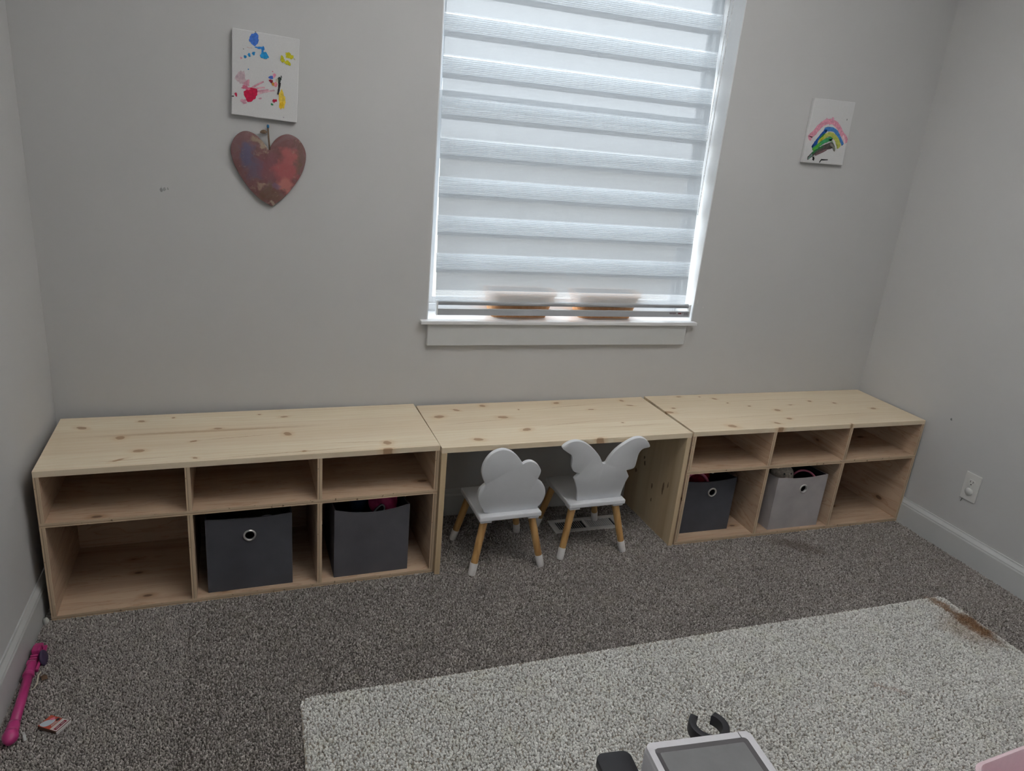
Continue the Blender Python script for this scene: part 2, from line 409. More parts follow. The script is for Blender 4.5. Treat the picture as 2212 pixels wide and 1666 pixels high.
# warning label printed on the bottom rail
M_lab = [plain('label grey print', '5a585c', .6), plain('label red print', '6e2a33', .6), plain('label violet print', '66545e', .6)]
def decal(x0, x1, z0, z1, m): bxc('label_print', (x0, -.0056, z0), (x1, -.0049, z1), m)
for k in range(9): decal(2.289 + k * .0036, 2.2912 + k * .0036, .8745 - .003 * (k % 2), .8795, M_lab[2])
decal(2.331, 2.346, .8735, .8785, M_lab[1]); decal(2.3515, 2.353, .875, .880, M_lab[0])
for k in range(3): decal(2.357 + .002 * (k % 2), 2.381 - .002 * k, .869 + k * .0042, .8705 + k * .0042, M_lab[0])
# bead chain loop
def chain(x0, y0, z0, z1):
    pts = []; rs = []; n = int((z1 - z0) / .0011)
    for i in range(n + 1):
        z = z0 + (z1 - z0) * i / n
        pts.append((x0 - bo.x, y0 - bo.y, z - bo.z)); rs.append(.0007 + .0015 * abs(math.sin(math.pi * (z - z0) / .0055)) ** .6)
    return tube('bead_chain', pts, rs, M_cap, blind, 6)
chain(2.3895, .062, 1.28, 2.236); chain(2.396, .094, 1.28, 2.236)

# two planters on the sill
def terracotta():
    t = NT('terracotta'); n = t.noise(t.coord(), 30, 4); s = t.noise(t.mapping(t.coord(), scale=(20, 20, 1)), 4, 2)
    c = t.ramp(n, [(.3, (.62, .31, .14)), (.7, (.76, .43, .22))]); c = t.mix(t.mr(s, .5, .8, 0, .4), c, (.80, .52, .32, 1))
    return t.fin(c, .8, .2)
M_terra = terracotta(); M_soil = plain('potting soil', (.03, .022, .016), .95, .1, var=.4, scale=90, bump=.5)
def planter(x0, x1, b0, b1, label):
    c0 = ((b0 + b1) / 2, .076, .842)
    o = thing('planter', label, 'planter', c0, 0, 'planters on the window sill')
    def ring(xa, xb, ya, yb_, z, r, n=6):
        pts = []
        for (cx_, cy_, a0) in ((xb - r, yb_ - r, 0), (xa + r, yb_ - r, 90), (xa + r, ya + r, 180), (xb - r, ya + r, 270)):
            for k in range(n + 1):
                a = R(a0 + 90 * k / n); pts.append((cx_ + r * math.cos(a) - c0[0], cy_ + r * math.sin(a) - c0[1], z))
        return pts
    L = [ring(b0, b1, .036, .116, 0, .020), ring(b0 - .006, b1 + .006, .031, .121, .018, .024), ring(x0 + .006, x1 - .006, .0215, .1285, .088, .03),
         ring(x0 + .004, x1 - .004, .0205, .129, .090, .03), ring(x0, x1, .0185, .131, .091, .03), ring(x0, x1, .0185, .131, .106, .03),
         ring(x0 + .008, x1 - .008, .0265, .123, .106, .025), ring(x0 + .01, x1 - .01, .0285, .121, .085, .025)]
    bm = bmesh.new(); RR = [[bm.verts.new(p) for p in l] for l in L]; n = len(RR[0])
    for A, B in zip(RR, RR[1:]):
        for k in range(n): bm.faces.new((A[k], A[(k + 1) % n], B[(k + 1) % n], B[k]))
    bm.faces.new(RR[0][::-1])
    autosmooth(link('pot', bm_mesh('pot', bm), M_terra, o))
    prism('soil', [(p[0], p[1]) for p in ring(x0 + .0105, x1 - .0105, .029, .1205, 0, .025)], .080, .094, M_soil, o, 'xy')
planter(1.494, 1.786, 1.52, 1.748, 'terracotta planter behind the blind, nearer the left side of the window')
planter(1.862, 2.168, 1.896, 2.13, 'terracotta planter behind the blind, nearer the right side of the window')

# ------------------------------------------------------------------ carpet and rug
def stains(t, p, c):
    q = t.vmath('ADD', p, t.vmath('MULTIPLY', t.vmath('SUBTRACT', t.noise(p, 28, 3, col=True), (.5, .5, .5)), (.07, .07, 0)))
    q = t.vmath('MULTIPLY', q, (1, 1, 0))
    for (x, y, rx, ry, an, a, col) in ((3.045, -1.115, .045, .115, R(3), .92, (.17, .08, .03, 1)), (3.03, -.99, .022, .06, R(4), .75, (.24, .13, .06, 1)), (2.985, -1.13, .075, .10, 0, .42, (.25, .15, .08, 1)),
                              (2.44, -1.295, .012, .035, R(65), .45, (.28, .15, .09, 1)), (2.485, -1.325, .008, .03, R(30), .35, (.28, .15, .09, 1)), (2.9, -1.10, .02, .02, 0, .25, (.25, .16, .08, 1)),
                              (2.79, -.53, .09, .05, R(-40), .42, (.085, .055, .04, 1)), (2.72, -.475, .07, .045, R(-20), .3, (.095, .065, .05, 1)), (1.78, -1.58, .10, .03, R(-10), .25, (.28, .17, .10, 1))):
        c = t.mix(t.math('MULTIPLY', t.blob(q, (x, y, 0), (rx, ry, 1), an, 1.3, .4), a), c, col)
    return c
def pile_mat(name, lo, mid, hi, pale_left):
    t = NT(name); p = t.pos()
    rnd = t.n('ShaderNodeObjectInfo').outputs['Random']
    c = t.ramp(rnd, [(0, lo), (.35, mid), (.7, mid), (1, hi)])
    big = t.noise(p, 3.2, 4, .6); g2 = t.noise(p, 11, 3, .6)
    c = t.mix(t.mr(big, .38, .62, 0, .16), c, tuple(x * .62 for x in mid))
    c = t.mix(t.mr(g2, .5, .75, 0, .16), c, (mid[0] * .95, mid[1] * .95, mid[2] * .72, 1))
    if pale_left:
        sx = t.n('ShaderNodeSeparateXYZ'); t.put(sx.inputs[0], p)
        # paler carpet beside the left wall
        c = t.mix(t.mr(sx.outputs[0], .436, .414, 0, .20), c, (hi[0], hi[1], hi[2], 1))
    c = stains(t, p, c)
    return t.fin(c, .95, .1)
M_cbase = pile_mat('carpet backing', (.085, .073, .064), (.10, .087, .076), (.11, .096, .084), False)
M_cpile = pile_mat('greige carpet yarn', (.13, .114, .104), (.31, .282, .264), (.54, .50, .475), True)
M_rbase = pile_mat('rug backing', (.24, .21, .175), (.27, .235, .195), (.3, .26, .22), False)
M_rpile = pile_mat('pale rug yarn', (.40, .39, .37), (.68, .67, .64), (.86, .855, .83), False)
floor = tag(box('floor', (-.15, YF - T, -.06), (XR + .15, T, -.0015), M_cbase), 'grey-brown cut-pile carpet covering the room', kind='structure')

def pile(name, pts, mat, smin, smax, parent, label, seed):
    me = bpy.data.meshes.new(name); me.vertices.add(len(pts)); me.vertices.foreach_set('co', np.asarray(pts, np.float32).ravel())
    o = bpy.data.objects.new(name, me); COL.objects.link(o); o.parent = parent; me.materials.append(mat)
    if parent is not None: o.matrix_parent_inverse = Matrix.Translation(parent.location).inverted()
    tag(o, label, kind='stuff')
    g = bpy.data.node_groups.new(name, 'GeometryNodeTree')
    g.interface.new_socket(name='Geometry', in_out='INPUT', socket_type='NodeSocketGeometry')
    g.interface.new_socket(name='Geometry', in_out='OUTPUT', socket_type='NodeSocketGeometry')
    N = g.nodes; Lk = g.links
    gi = N.new('NodeGroupInput'); go = N.new('NodeGroupOutput'); ico = N.new('GeometryNodeMeshIcoSphere'); ico.inputs['Radius'].default_value = 1; ico.inputs['Subdivisions'].default_value = 1
    sm = N.new('GeometryNodeSetMaterial'); sm.inputs['Material'].default_value = mat
    iop = N.new('GeometryNodeInstanceOnPoints')
    def rv(a, b, sd):
        r = N.new('FunctionNodeRandomValue'); r.data_type = 'FLOAT_VECTOR'
        r.inputs[0].default_value = a; r.inputs[1].default_value = b; r.inputs['Seed'].default_value = sd
        return r.outputs[0]
    Lk.new(ico.outputs[0], sm.inputs[0]); Lk.new(gi.outputs[0], iop.inputs['Points']); Lk.new(sm.outputs[0], iop.inputs['Instance'])
    e2r = N.new('FunctionNodeEulerToRotation'); Lk.new(rv((-.55, -.55, 0), (.55, .55, 6.28), seed), e2r.inputs[0])
    Lk.new(e2r.outputs[0], iop.inputs['Rotation']); Lk.new(rv(smin, smax, seed + 1), iop.inputs['Scale']); Lk.new(iop.outputs[0], go.inputs[0])
    m = o.modifiers.new('pile', 'NODES'); m.node_group = g
    return o
nr = np.random.default_rng(3)
def jitter(x0, x1, y0, y1, d, z):
    X, Y = np.meshgrid(np.arange(x0, x1, d), np.arange(y0, y1, d)); n = X.size
    P = np.stack([X.ravel() + nr.uniform(-.45, .45, n) * d, Y.ravel() + nr.uniform(-.45, .45, n) * d, np.full(n, z) + nr.uniform(-.0012, .0012, n)], 1)
    return P
RX0, RX1, RY1, RY0 = .732, 3.085, -.942, -2.95
VX0, VX1, VY0, VY1 = 1.778, 2.088, -.236, -.134
P = jitter(.016, XR - .016, -2.4, -.016, .0050, .0012)
keep = ~((P[:, 0] > RX0 + .015) & (P[:, 0] < RX1 - .015) & (P[:, 1] < RY1 - .015)) & ~((P[:, 0] > VX0) & (P[:, 0] < VX1) & (P[:, 1] > VY0) & (P[:, 1] < VY1))
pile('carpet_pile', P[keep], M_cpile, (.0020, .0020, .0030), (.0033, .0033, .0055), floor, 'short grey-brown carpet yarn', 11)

rug = thing('area_rug', 'pale greige cut-pile rug lying on the darker carpet', 'rug', ((RX0 + RX1) / 2, (RY0 + RY1) / 2, 0))
def rrect(x0, x1, y0, y1, r, n=8):
    out = []
    for (a, b, a0) in ((x1 - r, y1 - r, 0), (x0 + r, y1 - r, 90), (x0 + r, y0 + r, 180), (x1 - r, y0 + r, 270)):
        for k in range(n + 1): out.append((a + r * math.cos(R(a0 + 90 * k / n)), b + r * math.sin(R(a0 + 90 * k / n))))
    return out
rc = rug.location
prism('rug_backing', rrect(RX0 - rc.x, RX1 - rc.x, RY0 - rc.y, RY1 - rc.y, .03), .001, .0085, M_rbase, rug, 'xy')
P = jitter(RX0, RX1, RY0, RY1, .0062, .0108)
rr = .03
cxx = np.clip(P[:, 0], RX0 + rr, RX1 - rr); cyy = np.clip(P[:, 1], RY0 + rr, RY1 - rr)
P = P[(np.hypot(P[:, 0] - cxx, P[:, 1] - cyy) < rr - .001) & (P[:, 1] > -2.35)]
edge = np.minimum.reduce([P[:, 0] - RX0, RX1 - P[:, 0], RY1 - P[:, 1]])
P[:, 2] -= np.clip(.012 - edge, 0, .012) * .35
P[:, 2] += (np.sin(P[:, 0] * 9) * np.cos(P[:, 1] * 7)) * .0006
pile('rug_pile', P, M_rpile, (.0028, .0028, .0036), (.0046, .0046, .0066), rug, 'soft pale rug yarn', 21)

# ------------------------------------------------------------------ floor register under the desk
M_reg = plain('white enamelled steel', (.66, .65, .64), .45, .4, var=.04)
M_dark = plain('dark duct', (.02, .024, .028), .8, .2)
reg = thing('floor_register', 'white metal floor vent register under the desk', 'floor vent', ((VX0 + VX1) / 2, (VY0 + VY1) / 2, .001))
hx, hy = (VX1 - VX0) / 2, (VY1 - VY0) / 2
box('duct', (-hx + .02, -hy + .015, -.002), (hx - .02, hy - .015, .0006), M_dark, reg)
for lo, hi in (((-hx, -hy, 0), (hx, -hy + .020, .006)), ((-hx, hy - .020, 0), (hx, hy, .006)), ((-hx, -hy + .02, 0), (-hx + .026, hy - .02, .006)), ((hx - .026, -hy + .02, 0), (hx, hy - .02, .006)), ((-.006, -hy + .02, 0), (.008, hy - .02, .006))):
    box('register_frame', lo, hi, M_reg, reg, .0015)
sl = None
for side in (-1, 1):
    for k in range(12):
        x = (-hx + .033 + k * .0093) if side < 0 else (.0145 + k * .0093)
        if sl is None:
            sl = box('louver', (x - .0006, -hy + .02, .0), (x + .0006, hy - .02, .0060), M_reg, reg); s2 = sl
        else:
            s2 = sl.copy(); COL.objects.link(s2); s2.location = (x, 0, .003)
        s2.rotation_euler = (0, R(-12 if side < 0 else 48), 0)

# ------------------------------------------------------------------ plywood storage benches and desk
M_pf = [ply('plywood face long grain', 0, 1.3), ply('plywood face deep grain', 1, 4.1), ply('plywood face upright grain', 2, 2.2)]
M_pe = [ply_edge('plywood edge upright', 0), None, ply_edge('plywood edge lying', 2)]
D = .4057; TP = .019; PT = .015
def unit_world(u, x, y, z):
    a = u['rz']; return Vector((u['x'] + x * math.cos(a) - y * math.sin(a), u['y'] + x * math.sin(a) + y * math.cos(a), z))
UL = dict(x=.0343, y=-.4431, rz=R(1.7192), L=1.1905, H=.5028)
UD = dict(x=1.2263, y=-.4254, rz=R(1.0508), L=.9977, H=.5011)
UR = dict(x=2.2309, y=-.4073, rz=R(-.0193), L=1.187, H=.5032)
def vert(nm, x, z0, z1, o, y0=0.):
    return box(nm, (x, y0, z0), (x + PT, D, z1), [M_pf[1], M_pe[0]], o, facemat=[(1, -1, 1)])
def bench(u, divs, knots, seed, label):
    o = thing('storage_bench', label, 'bench', (u['x'], u['y'], 0), u['rz'], 'pine storage benches along the window wall')
    L, H = u['L'], u['H']; s0, s1 = .321, .336; b0, b1 = .002, .017
    box('top_board', (0, 0, H - TP), (L, D, H), wood_top('pine top ' + str(seed), [(x - L / 2, y - D / 2, a, b, c) for x, y, a, b, c in knots], seed), o, .0008)
    box('shelf_board', (0, .0006, s0), (L, D - PT - .0005, s1), [M_pf[0], M_pe[2]], o, facemat=[(1, -1, 1)])
    box('bottom_board', (0, .0003, b0), (L, D - PT - .0005, b1), [M_pf[0], M_pe[2]], o, facemat=[(1, -1, 1)])
    bk = box('back_panel', (PT, D - PT, b1), (L - PT, D - .0005, H - TP), M_pf[0], o)
    for x in (0, L - PT):
        vert('side_panel', x, b1, s0, o); vert('side_panel', x, s1, H - TP, o)
    for x in divs:
        vert('divider', x, b1, s0, o, .0004).data; vert('divider', x, s1, H - TP, o, .0004)
    return o, bk
bl, bkl = bench(UL, (.3925, .784), [(.075, .314, .017, .010, -.5), (.246, .349, .011, .008, 0), (.343, .369, .006, .006, 0), (.197, .215, .014, .014, .3), (.261, .104, .017, .011, 0), (.212, .045, .018, .005, .5), (.413, .155, .012, .006, .3), (.704, .175, .012, .017, .5), (.703, .331, .013, .006, 0), (.485, .252, .015, .007, 0), (.746, .025, .008, .006, 0), (1.019, .05, .014, .016, .5), (.621, .363, .006, .005, 0), (.423, .026, .009, .006, -.4), (.55, .17, .16, .0025, .07), (.25, .042, .15, .0022, .03), (.70, .022, .26, .003, .03), (.45, .235, .40, .012, .0), (.93, .07, .15, .002, -.1), (1.01, .0, .016, .009, 0)], 1.0, 'knotty pine storage bench beside the left wall, two dark bins inside')
br, bkr = bench(UR, (.3815, .7735), [(.162, .385, .013, .006, 0), (.263, .376, .006, .005, 0), (.012, .212, .022, .012, -.3), (.058, .254, .009, .007, 0), (.321, .347, .012, .008, -.6), (.433, .246, .008, .006, 0), (.537, .187, .013, .012, 0), (.203, .04, .020, .014, -.4), (.521, .089, .013, .010, 0), (.429, .049, .015, .008, -.5), (.786, .277, .010, .009, 0), (.897, .243, .009, .009, 0), (1.045, .16, .016, .010, 0), (.65, .241, .012, .005, 0), (.354, .291, .006, .005, 0), (.30, .13, .2, .002, .05), (.80, .11, .25, .0025, .03), (.6, .31, .3, .002, 0), (.41, .0, .014, .008, 0), (.775, .0, .006, .008, 0)], 2.6, 'knotty pine storage bench beside the right wall, a dark and a grey bin inside')
# stamp and knot hole on the left bench's back board
M_ink = plain('stamp ink', (.085, .05, .04), .8, .1)
def text(name, s, size, mat, parent, loc, rot, sx=1.):
    cu = bpy.data.curves.new(name, 'FONT'); cu.body = s; cu.size = size; cu.extrude = .0002
    o = bpy.data.objects.new(name, cu); COL.objects.link(o)
    dg = bpy.context.evaluated_depsgraph_get(); me = bpy.data.meshes.new_from_object(o.evaluated_get(dg)); bpy.data.objects.remove(o)
    o = link(name, me, mat, parent, loc, rot); o.scale = (sx, 1, 1)
    return o
BC = Vector(bkl.location)
def onback(x, z): return Vector((x, D - PT - .0006, z)) - BC
text('stamp_lettering', 'APA', .022, M_ink, bkl, onback(.905, .432), (R(90), 0, 0), 1.6)
for k in range(3): box('stamp_line', onback(.995 + .03 * k, .443 + .003 * k), onback(1.02 + .03 * k, .4455 + .003 * k) + Vector((0, .0004, 0)), M_ink, bkl)
lathe('knot', [(0, 0), (.95, 0), (1, .15), (.95, .3)], plain('black knot', (.018, .017, .018), .7, .2), bkl, 24, onback(1.075, .417) + Vector((0, .0005, 0)), (R(90), 0, 0)).scale = (.024, .010, .002)

desk = thing('desk', 'low pine desk between the two benches with two chairs at it', 'desk', (UD['x'], UD['y'], 0), UD['rz'])
dk = [(.143, .341, .014, .008, -.6), (.261, .375, .012, .012, .5), (.061, .281, .020, .014, .2), (.305, .247, .022, .012, -.2), (.353, .118, .018, .013, .3), (.145, .054, .018, .012, -.3), (.581, .373, .014, .010, .4), (.882, .369, .010, .010, .4), (.891, .311, .017, .006, -.3), (.697, .286, .014, .005, 0), (.394, .318, .005, .005, 0), (.763, .135, .006, .005, 0), (.60, .33, .22, .0025, .12), (.55, .155, .18, .0022, .12), (.20, .215, .17, .002, .1), (.80, .10, .17, .003, .02), (.60, .0, .016, .008, 0)]
box('top_board', (0, 0, UD['H'] - .0205), (UD['L'], D, UD['H']), wood_top('pine desk top', [(x - UD['L'] / 2, y - D / 2, a, b, c) for x, y, a, b, c in dk], 4.4), desk, .0008)
def pine_side():
    t = NT('pine side panel'); co = t.coord(); oi = t.n('ShaderNodeObjectInfo').outputs['Random']
    cv = t.n('ShaderNodeCombineXYZ'); t.put(cv.inputs[1], t.math('MULTIPLY', oi, 7.))
    c2 = t.vmath('ADD', co, cv.outputs[0])
    g = t.noise(t.mapping(c2, scale=(16, 16, .9)), 1., 4, .55, .5)
    c = t.ramp(g, [(.25, (.48, .36, .22)), (.5, (.60, .47, .30)), (.75, (.66, .54, .37))])
    lam = t.n('ShaderNodeTexWhiteNoise', noise_dimensions='1D'); sx = t.n('ShaderNodeSeparateXYZ'); t.put(sx.inputs[0], c2)
    t.put(lam.inputs['W'], t.math('FLOOR', t.math('MULTIPLY', sx.outputs[1], 12.)))
    c = t.mix(t.math('MULTIPLY', lam.outputs[0], .35), c, (.40, .27, .15, 1))
    wob = t.vmath('MULTIPLY', t.vmath('ADD', co, t.vmath('MULTIPLY', t.vmath('SUBTRACT', t.noise(co, 50, 2, col=True), (.5, .5, .5)), (0, .012, .02))), (0, 1, 1))
    for y, z, ry, rz in ((-.10, -.03, .007, .03), (-.13, .0, .004, .014), (-.02, -.06, .006, .012), (.06, .01, .007, .010), (.07, .03, .006, .01), (-.03, -.12, .005, .01), (.12, -.05, .008, .012)):
        c = t.mix(t.math('MULTIPLY', t.blob(wob, (0, y, z), (1, ry, rz), 0, 1.15, .7), .85), c, (.13, .07, .04, 1))
    return t.fin(c, .55, .3)
M_pside = pine_side()
for x in (0, UD['L'] - .0195): box('side_panel', (x, .0004, 0), (x + .0195, D, UD['H'] - .0206), M_pside, desk, .0008)

# ------------------------------------------------------------------ fabric bins
def felt(name, col):
    t = NT(name); co = t.coord(); n = t.noise(co, 350, 3); m = t.noise(co, 7, 3)
    c = t.ramp(m, [(.3, tuple(x * .86 for x in col)), (.7, tuple(x * 1.1 for x in col))]); t.bump(n, .3, .001)
    return t.fin(c, .9, .15)
M_fdark = felt('charcoal felt', (.078, .079, .092)); M_fdark2 = felt('slate felt', (.098, .095, .108)); M_fgrey = felt('warm grey felt', (.40, .375, .375)); M_fin = felt('black lining', (.022, .022, .025))
M_chrome = plain('nickel grommet', (.72, .71, .70), .3, .5, metal=.85, var=.05)
def bin_(u, x0, x1, yoff, h, mat, label, ring=True, sag=.012, dep=.275, tilt=0., rc=(0., .06)):
    wd = x1 - x0; c = unit_world(u, (x0 + x1) / 2, yoff + dep / 2, .0172)
    o = thing('storage_bin', label, 'bin', c, u['rz'] + tilt, 'fabric storage bins in the benches')
    hw, hd, th = wd / 2, dep / 2, .005; rx_, rz_, rr_ = rc[0], h - rc[1], .0145
    def top(s): return h - sag * (1 - (2 * abs(s) - 0) ** 2 * 1.0) if abs(s) < .5 else h   # s in -.5.. .5 across
    # front panel with a real round opening
    def panel(nm, a, b, n, hole, m):
        # a, b: left and right ends in plan; n: inward normal
        bm = bmesh.new(); a, b, n = Vector(a), Vector(b), Vector(n); W_ = (b - a).length; d = (b - a) / W_
        def pt(u_, z, k): return a + d * u_ + Vector((0, 0, z)) + n * (th * k)
        NS = 24
        if hole:
            hu, hz, hr = hole
            outer = []
            cor = [(W_, None)]
            ang = [2 * math.pi * k / 48 for k in range(48)]
            for k in (0, 1):
                rin = [bm.verts.new(pt(hu + hr * math.cos(t), hz + hr * math.sin(t), k)) for t in ang]; rout = []
                for t in ang:
                    ct, st = math.cos(t), math.sin(t); tm = 1e9
                    if ct > 1e-6: tm = min(tm, (W_ - hu) / ct)
                    if ct < -1e-6: tm = min(tm, -hu / ct)
                    if st < -1e-6: tm = min(tm, -hz / st)
                    if st > 1e-6:
                        q = tm
                        for _ in range(12):
                            uu = min(max(hu + q * ct, 0), W_); q2 = (top(uu / W_ - .5) - hz) / st; q = min(tm, q2)
                        tm = min(tm, q)
                    rout.append(bm.verts.new(pt(min(max(hu + tm * ct, 0), W_), max(0, hz + tm * st), k)))
                for i in range(48): bm.faces.new((rin[i], rin[(i + 1) % 48], rout[(i + 1) % 48], rout[i])).material_index = k
                # corners
                for (cu, cz) in ((0, 0), (W_, 0), (0, h), (W_, h)):
                    best = None
                    for i in range(48):
                        p, q = rout[i].co, rout[(i + 1) % 48].co; cc = pt(cu, cz, k)
                        pu, qu = (p - a).dot(d), (q - a).dot(d); pz_, qz_ = p.z, q.z
                        on = lambda v, w_: abs(v - w_) < 1e-4
                        if (on(pu, cu) and abs(qz_ - (0 if cz == 0 else top(qu / W_ - .5))) < 2e-3 and not on(qu, cu)) or (on(qu, cu) and abs(pz_ - (0 if cz == 0 else top(pu / W_ - .5))) < 2e-3 and not on(pu, cu)): best = i
                    if best is not None: bm.faces.new((rout[best], rout[(best + 1) % 48], bm.verts.new(cc))).material_index = k
                outer.append((rin, rout))
            for i in range(48): bm.faces.new((outer[0][0][i], outer[0][0][(i + 1) % 48], outer[1][0][(i + 1) % 48], outer[1][0][i]))
            tops = [[bm.verts.new(pt(W_ * i / NS, top(i / NS - .5), k)) for i in range(NS + 1)] for k in (0, 1)]
            for i in range(NS): bm.faces.new((tops[0][i], tops[0][i + 1], tops[1][i + 1], tops[1][i]))
        else:
            G = [[[bm.verts.new(pt(W_ * i / NS, top(i / NS - .5) * j / 8, k)) for j in range(9)] for i in range(NS + 1)] for k in (0, 1)]
            for k in (0, 1):
                for i in range(NS):
                    for j in range(8): bm.faces.new((G[k][i][j], G[k][i + 1][j], G[k][i + 1][j + 1], G[k][i][j + 1])).material_index = k
            for i in range(NS): bm.faces.new((G[0][i][8], G[0][i + 1][8], G[1][i + 1][8], G[1][i][8]))
        return link(nm, bm_mesh(nm, bm), [m, M_fin], o)
    panel('front_panel', (-hw, -hd, 0), (hw, -hd, 0), (0, 1, 0), (hw + rx_, rz_, rr_) if ring else None, mat)
    panel('rear_panel', (hw, hd, 0), (-hw, hd, 0), (0, -1, 0), None, mat)
    sg = sag; sag_old = sag
    panel('side_panel', (-hw, hd, 0), (-hw, -hd, 0), (1, 0, 0), None, mat); panel('side_panel', (hw, -hd, 0), (hw, hd, 0), (-1, 0, 0), None, mat)
    box('bottom_panel', (-hw + th, -hd + th, .0005), (hw - th, hd - th, .006), M_fin, o)
    if ring:
        bm = bmesh.new(); tube_bm(bm, [(rx_ + .0175 * math.cos(2 * math.pi * k / 32), -hd - .001, rz_ + .0175 * math.sin(2 * math.pi * k / 32)) for k in range(32)], .0036, 8, True)
        link('grommet', bm_mesh('grommet', bm, True), M_chrome, o)
    return o
b1 = bin_(UL, .440, .705, .022, .268, M_fdark, 'charcoal bin with grommet in the middle of the left bench', sag=.006, rc=(0., .068))
b2 = bin_(UL, .842, 1.100, .020, .262, M_fdark2, 'dark grey bin without grommet, sagging rim, beside the desk', False, .020)
b3 = bin_(UR, .030, .292, .058, .243, M_fdark, 'charcoal bin with grommet in the right bench nearest the desk', sag=.012, rc=(.02, .060))
b4 = bin_(UR, .470, .732, .016, .247, M_fgrey, 'light grey bin with grommet in the middle of the right bench', sag=.010, rc=(.012, .060))

# what pokes out of the bins
M_pink = plain('pink cloth', (.50, .06, .17), .8, .2, var=.25, scale=25); M_rose = plain('rose plastic', (.62, .17, .27), .4, .4)
M_red = plain('dark red cloth', (.22, .012, .03), .85, .1, var=.3, scale=30); M_plush = plain('cream plush', (.55, .49, .42), .95, .1, var=.25, scale=120, bump=.8)
M_blue = plain('navy cloth', (.03, .06, .13), .8, .1, var=.2); M_edge = plain('grey piping', (.30, .30, .32), .6); M_blk = plain('black plastic', (.012, .012, .016), .35, .5, var=.1)
def lump(name, c, r, mat, parent=None, amp=.18, seed=0, sub=4):
    bm = bmesh.new(); bmesh.ops.create_icosphere(bm, subdivisions=sub, radius=1)
    q = random.Random(seed); dirs = [(Vector((q.gauss(0, 1), q.gauss(0, 1), q.gauss(0, 1))).normalized(), q.uniform(2, 6), q.uniform(0, 6)) for _ in range(6)]
    for v in bm.verts:
        f = 1 + amp * sum(math.sin(v.co.dot(d) * k + p) for d, k, p in dirs) / 3
        v.co = Vector((v.co.x * r[0] * f, v.co.y * r[1] * f, v.co.z * r[2] * f))
    return link(name, bm_mesh(name, bm, True), mat, parent, c)
G = 'toys in the fabric bins'
tag(lump('cloth_bundle', unit_world(UL, 1.030, .14, .245), (.045, .06, .052), M_pink, None, .25, 4), 'crumpled pink cloth in the dark bin beside the desk', 'cloth', G)
tag(lump('cloth_bundle', unit_world(UL, .945, .20, .215), (.03, .05, .05), M_blue, None, .25, 9), 'navy cloth deep in the dark bin beside the desk', 'cloth', G)
pc = thing('pouch', 'small black pouch with grey piping in the bin beside the desk', 'pouch', unit_world(UL, 1.000, .072, .226), UL['rz'], G)
pr_ = [(-.036, -.026), (.0, -.026), (.020, .018), (.010, .034), (-.012, .014)]
prism('pouch_body', pr_, -.006, .006, M_blk, pc, 'xz', bev=.002)
tube('piping', [(x, -.007, z) for x, z in spline(pr_, 5)], .0028, M_edge, pc, 6, True)
tag(tube('wire_hoop', [(.034 * math.cos(a * math.pi / 14), 0, .03 * math.sin(a * math.pi / 14)) for a in range(15)], .0025, M_edge, None, 6, False, unit_world(UL, .628, .055, .236), (0, 0, UL['rz'])), 'thin grey hoop peeking over the charcoal bin of the left bench', 'hoop', G)
tag(lump('cloth_bundle', unit_world(UL, .60, .17, .20), (.08, .08, .04), plain('olive cloth', (.05, .06, .03), .9), None, .2, 14), 'dark olive cloth inside the charcoal bin of the left bench', 'cloth', G)
tag(lump('cloth_bundle', unit_world(UR, .165, .19, .222), (.085, .085, .048), M_red, None, .2, 5), 'dark red cloth heaped in the charcoal bin nearest the desk', 'cloth', G)
tag(tube('headband', [(.062 * math.cos(a * math.pi / 18), .0, .060 * math.sin(a * math.pi / 18)) for a in range(19)], .0062, M_rose, None, 8, False, unit_world(UR, .125, .088, .212), (R(-25), 0, .1)), 'pink headband arching over the charcoal bin nearest the desk', 'headband', G)
tag(lump('bead', unit_world(UR, .215, .122, .258), (.006, .006, .006), M_white, None, 0, 1, 2), 'white bead on the dark red cloth', 'bead', G)
pl = thing('plush_toy', 'cream plush animal head looking out of the light grey bin', 'plush toy', unit_world(UR, .566, .105, .205), 0, G)
lump('head', (0, 0, .03), (.05, .045, .042), M_plush, pl, .08, 3); lump('body', (-.025, .045, -.01), (.045, .045, .045), M_plush, pl, .12, 8)
lump('ear', (-.028, .0, .066), (.012, .008, .014), M_plush, pl, .05, 2, 3); lump('ear', (.026, .0, .066), (.012, .008, .014), M_plush, pl, .05, 6, 3)
lump('muzzle', (-.008, -.040, .033), (.018, .014, .014), M_plush, pl, .05, 7, 3); lump('eye', (-.022, -.036, .048), (.004, .003, .004), M_blk, pl, 0, 1, 2); lump('eye', (.010, -.040, .048), (.004, .003, .004), M_blk, pl, 0, 1, 2)
tag(tube('headband', [(.055 * math.cos(a * math.pi / 18), .0, .060 * math.sin(a * math.pi / 18)) for a in range(19)], .0045, M_rose, None, 8, False, unit_world(UR, .660, .070, .196), (R(-15), 0, -.75)), 'pink headband beside the plush animal in the light grey bin', 'headband', G)
hb = bmesh.new(); q = random.Random(5)
for k in range(34):
    a = q.uniform(0, 1); p0 = Vector((-.012, .02 + .05 * a, .0)); pts = []
    for i in range(9):
        s = i / 8; pts.append(p0 + Vector((.026 * math.sin(s * 2.2) * (.5 + q.random() * .12 + .5 * a) + .004 * math.sin(s * 9 + k), .01 * math.sin(s * 5 + k), .03 * s * (1 - s) * 3 - .085 * s * s * (.6 + .6 * a))))
    tube_bm(hb, pts, .0006, 4)
o = link('doll_hair', bm_mesh('doll_hair', hb, True), plain('brown doll hair', (.10, .065, .05), .6), None, unit_world(UR, .304, .06, .248)); tag(o, 'wispy brown doll hair hanging over the rim of the charcoal bin', 'doll hair', G)

